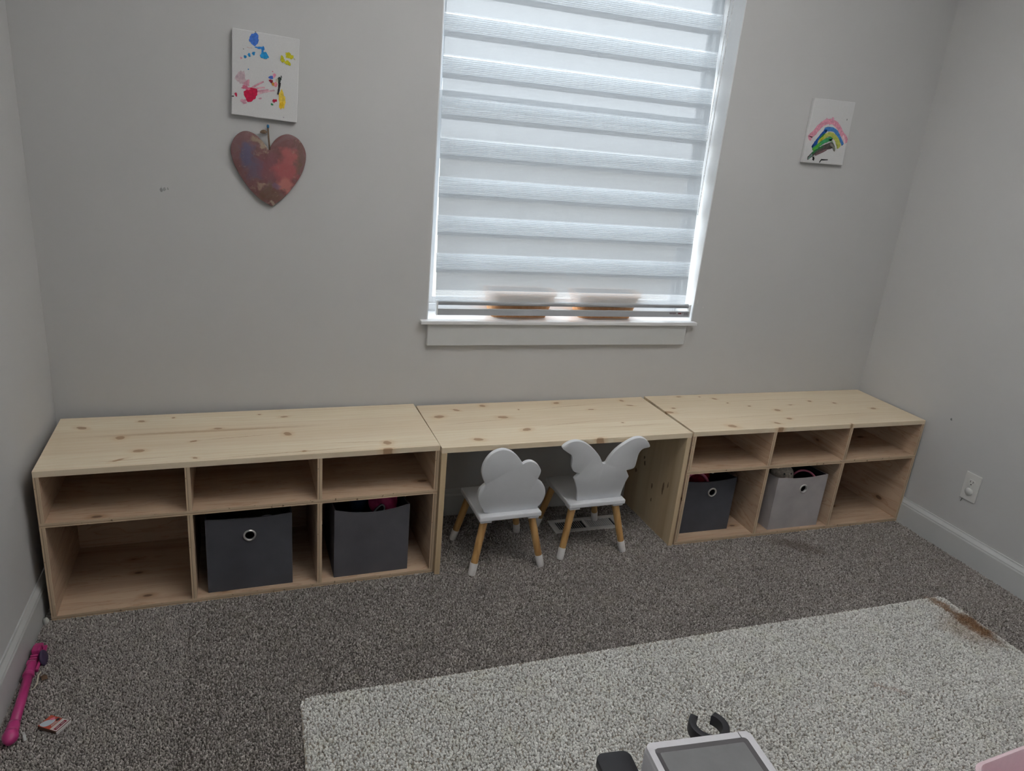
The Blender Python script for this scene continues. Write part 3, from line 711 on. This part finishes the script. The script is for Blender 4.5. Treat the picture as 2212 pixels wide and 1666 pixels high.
# ------------------------------------------------------------------ two children's chairs
def leg_wood():
    t = NT('amber beech'); co = t.coord(); oi = t.n('ShaderNodeObjectInfo').outputs['Random']
    cv = t.n('ShaderNodeCombineXYZ'); t.put(cv.inputs[0], t.math('MULTIPLY', oi, 3.))
    g = t.noise(t.mapping(t.vmath('ADD', co, cv.outputs[0]), scale=(45, 45, 2.)), 1., 3, .5, .4)
    return t.fin(t.ramp(g, [(.3, (.30, .155, .052)), (.48, (.46, .26, .095)), (.7, (.56, .345, .145))]), .45, .4)
M_leg = leg_wood()
def chair_white():
    t = NT('white lacquer'); co = t.coord(); n = t.noise(co, 700, 2); m = t.noise(co, 14, 4)
    c = t.ramp(m, [(.3, (.72, .735, .765)), (.7, (.76, .775, .805))]); c = t.mix(t.mr(n, .66, .75, 0, .18), c, (.42, .42, .44, 1))
    return t.fin(c, .45, .4)
M_chair = chair_white(); M_sock = plain('white dipped foot', (.66, .64, .63), .5, .3, var=.05)
CL = [(-0.074, 0.0), (-0.104, 0.022), (-0.124, 0.059), (-0.131, 0.09), (-0.128, 0.116), (-0.111, 0.136, 1), (-0.124, 0.162), (-0.132, 0.191), (-0.131, 0.219), (-0.12, 0.25), (-0.101, 0.272), (-0.072, 0.282), (-0.042, 0.274), (-0.015, 0.253), (0.005, 0.23), (0.016, 0.213, 1), (0.028, 0.221), (0.048, 0.222), (0.071, 0.208), (0.089, 0.184), (0.092, 0.165), (0.085, 0.137, 1), (0.108, 0.119), (0.125, 0.092), (0.13, 0.061), (0.125, 0.03), (0.113, 0.011), (0.094, 0.0)]
BF = [(-0.080, 0.0, 1), (-0.084, 0.028), (-0.095, 0.066), (-0.114, 0.109, 1), (-0.097, 0.133, 1), (-0.116, 0.140), (-0.129, 0.151), (-0.138, 0.172), (-0.142, 0.202), (-0.149, 0.220), (-0.170, 0.236), (-0.190, 0.252), (-0.188, 0.264), (-0.168, 0.279), (-0.139, 0.283), (-0.106, 0.272), (-0.069, 0.245), (-0.037, 0.213), (-0.019, 0.187), (-0.012, 0.174), (0.002, 0.172), (0.010, 0.194), (0.029, 0.228), (0.058, 0.256), (0.094, 0.278), (0.125, 0.280), (0.152, 0.266), (0.172, 0.242), (0.169, 0.233), (0.145, 0.227), (0.134, 0.207), (0.134, 0.174), (0.134, 0.148), (0.126, 0.136), (0.101, 0.130, 1), (0.119, 0.100, 1), (0.111, 0.066), (0.107, 0.029), (0.109, 0.0, 1)]
def chair(loc, rz, outline, label):
    o = thing('child_chair', label, 'chair', loc, rz, 'white children chairs at the desk')
    box('seat', (-.120, -.122, .2125), (.120, .118, .232), M_chair, o, .005, seg=3, smooth=False)
    tl = R(12)
    autosmooth(prism('backrest', spline(outline, 5), 0, .015, M_chair, o, 'xz', (0, -.098, .2315), (tl, 0, 0), .0025), 40)
    for sx in (-1, 1):
        for sy in (-1, 1):
            box('corner_block', (sx * .092 - .022, sy * .092 - .024, .203), (sx * .092 + .022, sy * .092 + .024, .2128), M_chair, o, .003)
            a = Vector((sx * .092, sy * .092, .204)); b = Vector((sx * .1365, sy * .127, .003)); f = a.lerp(b, .78)
            d = (f - a)
            bm = bmesh.new(); tube_bm(bm, [a - a, d * .5, d], [.0145, .0138, .0130], 20)
            lg = autosmooth(link('leg', bm_mesh('leg', bm), M_leg, o, a))
            bm = bmesh.new(); e = b - f; n_ = e.normalized()
            tube_bm(bm, [d - n_ * .001, d + n_ * .001, d + e * .85, d + e], [.0134, .0146, .0140, .0125], 20)
            autosmooth(link('foot_cap', bm_mesh('foot_cap', bm), M_sock, lg))
    return o
chair((1.4905, -.322, 0), R(1.7), CL, 'white chair with a cloud-shaped back')
chair((1.855, -.285, 0), R(1.2), BF, 'white chair with a butterfly-wing back')

# ------------------------------------------------------------------ pictures on the wall
M_canvas = plain('primed canvas', (.60, .60, .605), .8, .2, var=.04, scale=500, bump=.25)
pm = {}
def paint(hexc):
    if hexc not in pm: pm[hexc] = plain('paint ' + hexc, hexc, .6, .3, var=.22, scale=120)
    return pm[hexc]
def blot(parent, x, z, rx, rz_, col, y, seed, rough=.28, ang=0.):
    q = random.Random(seed); n = 26; ph = [q.uniform(0, 6.28) for _ in range(4)]; pts = []
    for k in range(n):
        a = 2 * math.pi * k / n
        f = 1 + rough * (.5 * math.sin(2 * a + ph[0]) + .35 * math.sin(3 * a + ph[1]) + .3 * math.sin(5 * a + ph[2]) + .3 * math.sin(9 * a + ph[3])) + q.uniform(-.08, .08) * rough * 2
        u, v = rx * f * math.cos(a), rz_ * f * math.sin(a)
        pts.append((x + u * math.cos(ang) - v * math.sin(ang), z + u * math.sin(ang) + v * math.cos(ang)))
    return prism('paint_blot', pts, y, y + .0006, paint(col), parent, 'xz')
def stroke(parent, pts, w0, w1, col, y, seed=0, name='paint_stroke'):
    P_ = [Vector(p) for p in spline([(*p,) for p in pts], 6, False)] + [Vector(pts[-1])]; q = random.Random(seed); L_, R_ = [], []
    for i, p in enumerate(P_):
        d = (P_[min(i + 1, len(P_) - 1)] - P_[max(i - 1, 0)]).normalized(); nn = Vector((-d.y, d.x)); t = i / (len(P_) - 1)
        wd = (w0 + (w1 - w0) * t) * .5 * (1 + q.uniform(-.12, .12))
        if t < .04 or t > .96: wd *= .7
        L_.append(p + nn * wd); R_.append(p - nn * wd)
    bm = bmesh.new(); A = [bm.verts.new((p.x, y, p.y)) for p in L_]; B = [bm.verts.new((p.x, y, p.y)) for p in R_]
    for i in range(len(A) - 1): bm.faces.new((A[i], A[i + 1], B[i + 1], B[i]))
    e = bmesh.ops.extrude_face_region(bm, geom=list(bm.faces))
    for v in e['geom']:
        if isinstance(v, bmesh.types.BMVert): v.co.y += .0006
    return link(name, bm_mesh(name, bm), paint(col), parent)
def canvas(cx_, cz_, wd, ht, rot, label):
    o = thing('canvas_painting', label, 'painting', (cx_, 0, cz_)); o.rotation_euler = (0, -rot, 0)
    box('canvas', (-wd / 2, -.018, -ht / 2), (wd / 2, -.0005, ht / 2), M_canvas, o, .0025)
    return o
ca = canvas(.6872, 1.6262, .1985, .2495, R(-2.3), 'white canvas dabbed with blue, yellow and red paint above the heart')
def cA(x, y):
    yt = 108 + .176 * (x - 232); ybt = 825 + .125 * (x - 228)
    return ((x - 232) / 545 - .5) * .1985, (.5 - (y - yt) / (ybt - yt)) * .2495
kx, kz = .1985 / 545, .2495 / 715
for i, (x, y, a, b, c, rg) in enumerate([(408, 203, 40, 48, '3f6fc4', .2), (450, 272, 26, 12, '1f74bd', .5), (478, 290, 12, 30, '1f74bd', .4), (492, 335, 30, 32, '1b8ac6', .25), (338, 345, 10, 14, '1f86c2', .3), (370, 330, 12, 14, '1f86c2', .3), (405, 318, 15, 12, '1f86c2', .4), (306, 355, 7, 10, 'cf8f9d', .3), (372, 272, 18, 5, 'cbb7b4', .5),
        (695, 338, 32, 26, 'b9b31f', .35), (640, 366, 18, 26, 'a8a51c', .35), (684, 396, 24, 20, 'b3ae1e', .35), (738, 365, 7, 8, 'b9b59a', .4), (308, 515, 34, 62, 'b9a4ac', .3), (355, 565, 20, 34, 'c08b9a', .4), (386, 655, 54, 60, 'b8123f', .22), (345, 600, 26, 20, 'c2677f', .5), (268, 658, 10, 16, 'b01f45', .3), (243, 673, 9, 6, '3a3237', .4), (330, 715, 30, 16, 'c593a3', .5), (465, 690, 14, 7, 'c593a3', .4),
        (550, 514, 17, 16, '4766b4', .3), (576, 498, 13, 18, 'd48aa0', .3), (617, 535, 18, 26, '38443f', .3), (600, 545, 12, 22, 'b9b1a0', .3), (551, 545, 15, 15, '8c1c30', .3), (590, 573, 16, 18, 'd88694', .3), (568, 570, 12, 13, 'c58c3c', .3), (584, 708, 17, 16, 'b51f41', .4), (563, 739, 11, 8, '1d7c4c', .3), (645, 700, 28, 75, 'd6b844', .25), (640, 745, 18, 30, 'd0a91f', .4), (365, 448, 5, 6, '2a79b8', .2), (634, 508, 6, 8, '55585a', .4), (562, 466, 5, 4, 'c5597c', .3), (324, 282, 4, 3, '444444', .2), (418, 145, 6, 3, '333333', .3), (662, 848, 6, 4, '9a90a0', .3)]):
    u, v = cA(x, y); blot(ca, u, v, a * kx, b * kz, c, -.0186 - .00002 * i, i, rg)
for k, (x0, y0, x1, y1) in enumerate([(400, 600, 490, 550), (405, 615, 500, 598), (410, 640, 530, 618), (420, 655, 580, 622), (260, 520, 350, 590)]):
    a, b = cA(x0, y0), cA(x1, y1); stroke(ca, [a, ((a[0] + b[0]) / 2, (a[1] + b[1]) / 2 + .001), b], .007, .004, ('c4909e', 'c89aa6', 'c4909e', 'cba6b0', 'bda9b0')[k], -.0186 - .00001 * k, k)
a, b, c = cA(622, 560), cA(617, 610), cA(610, 655); stroke(ca, [a, b, c], .008, .004, '2b2729', -.01952, 3)

cb = canvas(2.899, 1.6545, .2075, .2505, R(.9), 'white canvas with a painted rainbow, right of the window')
Mx = np.linalg.inv(np.array([[695, -235], [77, 1162]]))
def cB(x, y):
    u, v = Mx @ np.array([x - 715, y - 266]); return (float(u) - .5) * .2075, (.5 - float(v)) * .2505
PX = .2075 / 700
for i, (pts, w0, w1, c) in enumerate([([(640, 1000), (700, 880), (800, 760), (900, 695), (1000, 695), (1090, 765), (1160, 900), (1215, 1070)], 75, 60, 'd391a4'), ([(1180, 950), (1205, 1030), (1215, 1090)], 40, 25, 'd9b4bc'),
        ([(880, 860), (960, 825), (1040, 850), (1100, 930), (1145, 1030), (1160, 1110)], 60, 36, '3f79b8'), ([(672, 1150), (700, 1090), (760, 1010), (820, 930), (885, 860)], 62, 50, '174a96'), ([(770, 1020), (830, 950), (870, 915)], 40, 20, '2f7d36'),
        ([(770, 1095), (850, 985), (920, 925), (980, 925), (1050, 985), (1090, 1065), (1075, 1160)], 50, 70, 'acb356'), ([(790, 1040), (840, 970)], 34, 24, 'a3a51f'), ([(672, 1190), (780, 1100), (880, 1035), (965, 1015)], 55, 62, '36905a'), ([(660, 1210), (740, 1130), (800, 1085)], 44, 24, '4a9a35'), ([(980, 1050), (1010, 1110), (1040, 1200)], 34, 26, '8fae8c'),
        ([(585, 1355), (670, 1265), (780, 1195), (890, 1150), (985, 1135)], 40, 92, '4b4744'), ([(640, 1270), (740, 1190), (830, 1145)], 30, 20, '2c7040'), ([(700, 1290), (800, 1245), (890, 1200)], 30, 24, '6e5559'), ([(960, 1110), (1010, 1150), (1025, 1230)], 34, 30, '75736c'), ([(575, 1365), (610, 1320), (640, 1290)], 20, 34, '6c8780'),
        ([(770, 1440), (785, 1405), (808, 1385)], 12, 18, '161414'), ([(800, 1385), (850, 1390), (912, 1390)], 22, 10, '161414'), ([(650, 1355), (664, 1370), (658, 1395)], 50, 12, '131213')]):
    stroke(cb, [cB(*p) for p in pts], w0 * PX, w1 * PX, c, -.0186 - .00008 * i, i)
for x, y, r in ((900, 650, 15), (1008, 643, 20), (952, 742, 8), (1252, 655, 9)):
    u, v = cB(x, y); blot(cb, u, v, r * PX, r * PX * 1.2, 'c992a5' if x < 1200 else '8f9492', -.0202, x)

def heart_mat():
    t = NT('painted clay heart'); co = t.coord(); n = t.noise(co, 16, 5, .6, 1.4); f = t.noise(co, 55, 4, .6, .8)
    c = t.ramp(n, [(.28, (.105, .058, .050)), (.45, (.165, .075, .075)), (.58, (.175, .10, .105)), (.72, (.145, .095, .062))])
    q = t.vmath('MULTIPLY', t.vmath('ADD', co, t.vmath('MULTIPLY', t.vmath('SUBTRACT', t.noise(co, 30, 3, col=True), (.5, .5, .5)), (.07, 0, .07))), (1, 0, 1))
    for x, z, rx, rz_, a, col in ((-.066, .045, .022, .045, .75, (.085, .095, .175)), (-.045, .0, .03, .035, .5, (.10, .10, .17)), (.0, .01, .04, .05, .55, (.20, .07, .09)), (.062, .050, .032, .030, .75, (.40, .11, .11)), (.055, .0, .042, .036, .75, (.37, .095, .10)), (.045, -.045, .026, .024, .8, (.46, .17, .15)),
                             (-.03, .085, .022, .012, .7, (.27, .22, .15)), (-.012, .072, .018, .009, .7, (.36, .30, .22)), (-.025, -.055, .02, .012, .7, (.34, .25, .19)), (.02, -.052, .02, .012, .6, (.17, .12, .20)), (.01, -.112, .014, .008, .7, (.42, .36, .28)), (.0, -.085, .05, .02, .55, (.13, .085, .05)), (-.075, .092, .03, .015, .5, (.15, .08, .085)), (.095, .05, .018, .05, .5, (.13, .085, .065))):
        c = t.mix(t.math('MULTIPLY', t.blob(q, (x, 0, z), (rx, 1, rz_), 0, 1.25, .5), a), c, (*col, 1))
    c = t.mix(t.mr(f, .60, .70, 0, .45), c, (.30, .23, .18, 1))
    t.bump(f, .4, .002)
    return t.fin(c, .5, .4)
ht = thing('heart_ornament', 'mottled maroon painted heart hanging below the left canvas', 'ornament', (.693, 0, 1.345))
HP = [(0, .061, 1), (-.018, .086), (-.042, .107), (-.068, .114), (-.092, .104), (-.110, .079), (-.116, .046), (-.102, -.002), (-.068, -.058), (-.032, -.095), (.007, -.118, 1), (.042, -.090), (.080, -.045), (.107, .003), (.117, .048), (.110, .080), (.090, .105), (.062, .115), (.036, .107), (.014, .086)]
autosmooth(prism('heart', spline(HP, 5), -.014, -.003, heart_mat(), ht, 'xz', bev=.0025), 40)
M_twig = plain('brown twig', (.16, .11, .075), .8, .2, var=.3)
pg = tube('hanger_stick', [(-.001, -.012, .132), (.0, -.015, .10), (.003, -.017, .062)], [.0026, .0028, .0022], M_twig, ht, 8)
lathe('stick_tip', [(0, .006), (.0035, .004), (.004, 0), (.0035, -.005), (0, -.006)], plain('blue paint tip', (.02, .12, .24), .5), ht, 12, (-.001, -.012, .134))
tag(lump('stick_leaf', (-.014, -.012, .116), (.010, .003, .005), M_twig, ht, .3, 3, 3))

# ------------------------------------------------------------------ outlet on the right wall
M_plate = plain('white outlet plastic', (.62, .62, .60), .35, .45, var=.01); M_slot = plain('outlet slot', (.02, .02, .02), .6)
ol = thing('wall_outlet', 'white double wall outlet with a plug cover in its lower socket', 'outlet', (XR, -.687, .3155)); ol.rotation_euler = (0, 0, R(-90))
# local x runs along the wall, local y out of the wall is negative
box('cover_plate', (-.0355, -.006, -.060), (.0355, -.0003, .060), M_plate, ol, .003, seg=3)
def sockpts(r, cut): return [(r * math.cos(R(a)) if abs(r * math.cos(R(a))) < 9 else 0, max(-cut, min(cut, r * math.sin(R(a))))) for a in range(0, 360, 10)]
for k, zc in enumerate((.0195, -.0195)):
    so = prism('socket_face', sockpts(.0172, .0135), -.0075, -.005, M_plate, ol, 'xz', (0, 0, zc), bev=.0005)
    if k == 0:
        for x in (-.0063, .0063): box('slot', (x - .0011, -.0077, .0005), (x + .0011, -.0073, .0085), M_slot, so)
        prism('ground_hole', sockpts(.0028, .0022), -.0077, -.0073, M_slot, so, 'xz', (0, 0, -.0070))
    else:
        lathe('plug_cover', [(0, .007), (.0125, .0065), (.0150, .004), (.0155, 0)], M_plate, so, 28, (0, -.0075, .001), (R(90), 0, 0))
lathe('screw', [(0, .0014), (.003, .001), (.0034, 0)], M_plate, ol, 14, (0, -.006, 0), (R(90), 0, 0))
tube('loose_wire', [(-.022, -.002, -.060), (-.0225, -.004, -.068), (-.025, -.004, -.076)], .0008, M_slot, ol, 6)

# ------------------------------------------------------------------ odds and ends on the floor, left
M_hot = plain('hot pink plastic', (.40, .035, .165), .4, .45, var=.06, scale=20); M_purple = plain('dark purple rubber', (.045, .03, .07), .6)
tp = thing('toy_pole', 'hot pink plastic toy pole lying against the left baseboard', 'toy', (.040, -.76, .0))
def tpt(x, y, z): return (x - .040, y + .76, z)
tube('shaft', [tpt(.0510, -.905, .021), tpt(.0445, -.80, .020), tpt(.0375, -.70, .020)], [.0120, .0115, .0110], M_hot, tp, 20)
def along(nm, y0, y1, r0, r1, bulge=0.):
    f = lambda y: .0375 + (.0510 - .0375) * (-.70 - y) / .205
    n = 7; return tube(nm, [tpt(f(y0 + (y1 - y0) * i / n), y0 + (y1 - y0) * i / n, .021) for i in range(n + 1)], [r0 + (r1 - r0) * i / n + bulge * math.sin(math.pi * i / n) for i in range(n + 1)], M_hot, tp, 20)
along('end_knob', -.952, -.912, .006, .0125, .0085); along('lower_collar', -.915, -.885, .0155, .0135); along('upper_collar', -.712, -.700, .0135, .0135, .001); along('neck', -.702, -.655, .0125, .0105)
for (a, b, wv, hv) in ((-.668, -.648, .022, .020), (-.642, -.637, .020, .018), (-.631, -.626, .020, .018), (-.618, -.590, .020, .024), (-.586, -.572, .022, .016)):
    box('clamp_rib', tpt(.0335 - wv / 2, a, .008), tpt(.0335 + wv / 2, b, .008 + hv), M_hot, tp, .003, seg=3)
box('clamp_core', tpt(.0265, -.66, .006), tpt(.0405, -.578, .020), M_hot, tp, .003)
box('clamp_bar', tpt(.0455, -.680, .006), tpt(.0535, -.575, .016), M_hot, tp, .002)
lathe('wheel', [(0, .004), (.020, .004), (.023, .002), (.023, -.002), (.020, -.004), (0, -.004)], M_purple, tp, 28, tpt(.057, -.632, .014), (0, R(75), 0))

M_cred = plain('orange-red card', (.40, .075, .045), .5, .3, var=.12, scale=50); M_cdark = plain('maroon card', (.20, .012, .03), .5); M_cwhite = plain('white card', (.52, .50, .49), .6); M_cside = plain('brown paper edge', (.11, .065, .045), .8); M_cblue = plain('pale blue print', (.42, .50, .56), .6)
cd = thing('card_box', 'small red printed card box lying on the carpet by the toy pole', 'box', (.136, -.896, .004), R(-31)); cd.rotation_euler = (R(-4), R(2), R(-31))
box('carton', (-.027, -.021, 0), (.027, .021, .0095), [M_cside, M_cred], cd, .0006, facemat=[(2, 1, 1)])
def cpr(nm, pts, m, z=.0096): return prism(nm, pts, z, z + .0003, m, cd, 'xy')
cpr('white_band', [(.0075, -.0205), (.0265, -.0205), (.0265, .0205), (.0075, .0205)], M_cwhite); cpr('maroon_band', [(.0155, -.018), (.0235, -.018), (.0235, .018), (.0155, .018)], M_cdark, .0098)
cpr('white_figure', spline([(-.025, -.017), (-.012, -.019), (-.004, -.010), (-.002, .004), (-.006, .012), (-.012, .006), (-.018, .004), (-.024, -.004)], 4), M_cblue); cpr('dark_shape', spline([(-.003, .010), (.002, .010), (.003, .017), (-.003, .018)], 4), M_blk)
cpr('pink_shape', spline([(-.018, .006), (-.010, .008), (-.009, .015), (-.014, .016)], 4), M_rose)
def squig(x, y0, y1, am, z, n=9, r=.0006):
    return tube('script_line', [(x + am * math.sin(k * 2.3), y0 + (y1 - y0) * k / (n * 2), z) for k in range(n * 2 + 1)], r, M_cwhite, cd, 5)
squig(.0015, -.010, .006, .0008, .0099); squig(.0045, -.012, .010, .0012, .0099); squig(.0195, -.014, -.002, .0010, .0102); squig(.0195, .002, .013, .0012, .0102)
box('clear_flap', (.0275, -.023, .0), (.0300, .023, .0085), M_cwhite, cd, .0004)
def scrap(label, pts, wd, col, z=.009):
    P_ = [Vector(p) for p in pts]; bm = bmesh.new(); c0 = P_[0]; A = []; B = []
    for i, p in enumerate(P_):
        d = (P_[min(i + 1, len(P_) - 1)] - P_[max(i - 1, 0)]).normalized(); n_ = Vector((-d.y, d.x)); zz = z + .003 * (i % 2)
        A.append(bm.verts.new((*(p + n_ * wd - c0), zz))); B.append(bm.verts.new((*(p - n_ * wd - c0), zz)))
    for i in range(len(A) - 1): bm.faces.new((A[i], A[i + 1], B[i + 1], B[i]))
    e = bmesh.ops.extrude_face_region(bm, geom=list(bm.faces))
    for v in e['geom']:
        if isinstance(v, bmesh.types.BMVert): v.co.z -= .0006
    o = link('paper_scrap', bm_mesh('paper_scrap', bm), col, None, (c0.x, c0.y, 0)); return tag(o, label, 'scrap', 'paper scraps by the left wall')
M_paper = plain('cream paper', (.50, .47, .38), .8)
scrap('bent cream paper strip beside the middle of the pink pole', [(.060, -.682), (.059, -.700), (.062, -.728), (.061, -.748), (.054, -.752)], .0018, M_paper)
scrap('small white paper scrap beside the knob end of the pink pole', [(.072, -.905), (.078, -.918), (.084, -.936)], .003, plain('white paper', (.42, .43, .42), .8))
scrap('brown torn wrapper beside the clamp of the pink pole', [(.066, -.700), (.074, -.708), (.078, -.718)], .007, plain('brown wrapper', (.10, .055, .03), .6))
tag(lump('tissue', (.022, -.452, .010), (.008, .009, .011), plain('grey-white tissue', (.42, .42, .40), .9), None, .3, 12, 3), 'crumpled white tissue at the foot of the left bench', 'tissue')

# ------------------------------------------------------------------ karaoke machine at the bottom edge
M_kbody = plain('light grey plastic', (.66, .65, .68), .4, .4, var=.03); M_kbez = plain('dark grey bezel', (.085, .08, .085), .5); M_kscr = plain('matte grey panel', (.185, .185, .19), .55, .3, var=.05, scale=30); M_kblk = plain('black moulded plastic', (.018, .018, .022), .45, .4)
ka = thing('karaoke_machine', 'light grey karaoke speaker with a flat grey top and black microphone clips', 'speaker', (1.526, -1.703, .016), R(-5.2))
KW, KD, KH = .127, .125, .284
box('body', (-KW, -KD, 0), (KW, KD, KH), M_kbody, ka, .010, seg=4)
def frame(nm, x0, x1, y0, y1, wd, z0, z1, m, r):
    o1 = rrect(x0, x1, y0, y1, r, 6); i1 = rrect(x0 + wd, x1 - wd, y0 + wd, y1 - wd, max(r - wd, .002), 6); bm = bmesh.new(); n = len(o1)
    vs = [[bm.verts.new((p[0], p[1], z)) for p in l] for l, z in ((o1, z0), (o1, z1), (i1, z1 - .003), (i1, z0))]
    for a in range(4):
        A, B = vs[a], vs[(a + 1) % 4]
        for k in range(n): bm.faces.new((A[k], A[(k + 1) % n], B[(k + 1) % n], B[k]))
    return link(nm, bm_mesh(nm, bm), m, ka)
frame('top_rim', -KW + .001, KW - .001, -KD + .001, KD - .001, .016, KH - .004, KH + .005, M_kbody, .014)
frame('bezel', -KW + .016, KW - .016, -KD + .016, KD - .016, .011, KH - .003, KH + .0035, M_kbez, .010)
prism('screen_panel', rrect(-KW + .026, KW - .026, -KD + .026, KD - .026, .004), KH - .004, KH + .0008, M_kscr, ka, 'xy')
box('rim_seam', (.098, KD - .018, KH + .0045), (.0992, KD - .0005, KH + .0053), M_kbez, ka)
def cclip(loc, rot, name='microphone_clip'):
    ro, ri = .046, .030; pts = []
    for k in range(29): a = R(90 + 40 + 280 * k / 28); pts.append((ro * math.cos(a), ro * math.sin(a)))
    for k in range(28, -1, -1): a = R(90 + 33 + 294 * k / 28); pts.append((ri * math.cos(a), ri * math.sin(a)))
    autosmooth(prism(name, pts, -.014, .014, M_kblk, ka, 'xy', loc, rot, bev=.002), 40)
cclip((.057, KD + .046, .258), (0, 0, R(-4)))
prism('microphone_clip_arm', rrect(.037, .077, KD - .002, KD + .012, .003), .246, .268, M_kblk, ka, 'xy')
pp = rrect(-KW - .080, -KW + .003, KD - .05, KD + .064, .02)
autosmooth(prism('side_holder', pp, .184, .208, M_kblk, ka, 'xy', bev=.004), 40)
for sx in (-1, 1):
    for sy in (-1, 1): lathe('rubber_foot', [(0, -.001), (.012, -.001), (.013, .006), (0, .006)], M_kblk, ka, 16, (sx * .095, sy * .095, 0))

# ------------------------------------------------------------------ pink tub in the bottom right corner
M_tub = plain('pale pink plastic', (.84, .65, .70), .35, .45, var=.03)
tb = thing('plastic_tub', 'pale pink plastic tub at the lower right corner', 'tub', (2.335, -1.93, .016), R(4.2))
TW, TD, TH = .235, .155, .285
def tring(dx, z, r): return [(p[0], p[1], z) for p in rrect(-TW + dx, TW - dx, -TD + dx, TD - dx, r, 8)]
LL = [tring(.030, 0, .03), tring(.026, .004, .034), tring(.008, TH - .020, .04), tring(0, TH - .018, .045), tring(-.001, TH - .004, .045), tring(.003, TH, .043), tring(.008, TH - .001, .04), tring(.0105, TH - .008, .038), tring(.028, .010, .03)]
bm = bmesh.new(); RR = [[bm.verts.new(p) for p in l] for l in LL]; n = len(RR[0])
for A, B in zip(RR, RR[1:]):
    for k in range(n): bm.faces.new((A[k], A[(k + 1) % n], B[(k + 1) % n], B[k]))
bm.faces.new(RR[0][::-1]); bm.faces.new(RR[-1])
autosmooth(link('tub_body', bm_mesh('tub_body', bm), M_tub, tb), 30)
for sx in (-1, 1): box('tub_handle', (sx * (TW + .001) - .012, -.05, TH - .030), (sx * (TW + .001) + .012, .05, TH - .006), M_tub, tb, .005, seg=3)

# ------------------------------------------------------------------ added uplighter, unseen above the view, fills the room via the ceiling
def glow():
    t = NT('added fill emission'); e = t.n('ShaderNodeEmission'); e.inputs[0].default_value = (.985, .99, 1, 1); e.inputs[1].default_value = FILL_LAMP
    t.t.links.new(e.outputs[0], t.out.inputs[0]); return t.m
cl_ = thing('fill_uplighter', 'added unseen bowl uplighter hanging from the ceiling, for fill light', 'fill lamp', (1.72, -1.55, ZC))
lathe('canopy', [(0, -.001), (.06, -.001), (.062, -.02), (.012, -.03), (0, -.03)], M_ceil, cl_, 32)
tube('stem', [(0, 0, -.02), (0, 0, -.62)], .006, M_rail, cl_, 10)
lathe('bowl', [(.235, -.50), (.228, -.54), (.19, -.60), (.12, -.635), (0, -.645), (0, -.635), (.115, -.625), (.182, -.592), (.222, -.538), (.230, -.50), (.235, -.50)], M_ceil, cl_, 48)
lathe('fill_disc', [(.207, -.545), (.15, -.535), (0, -.53)], glow(), cl_, 40)
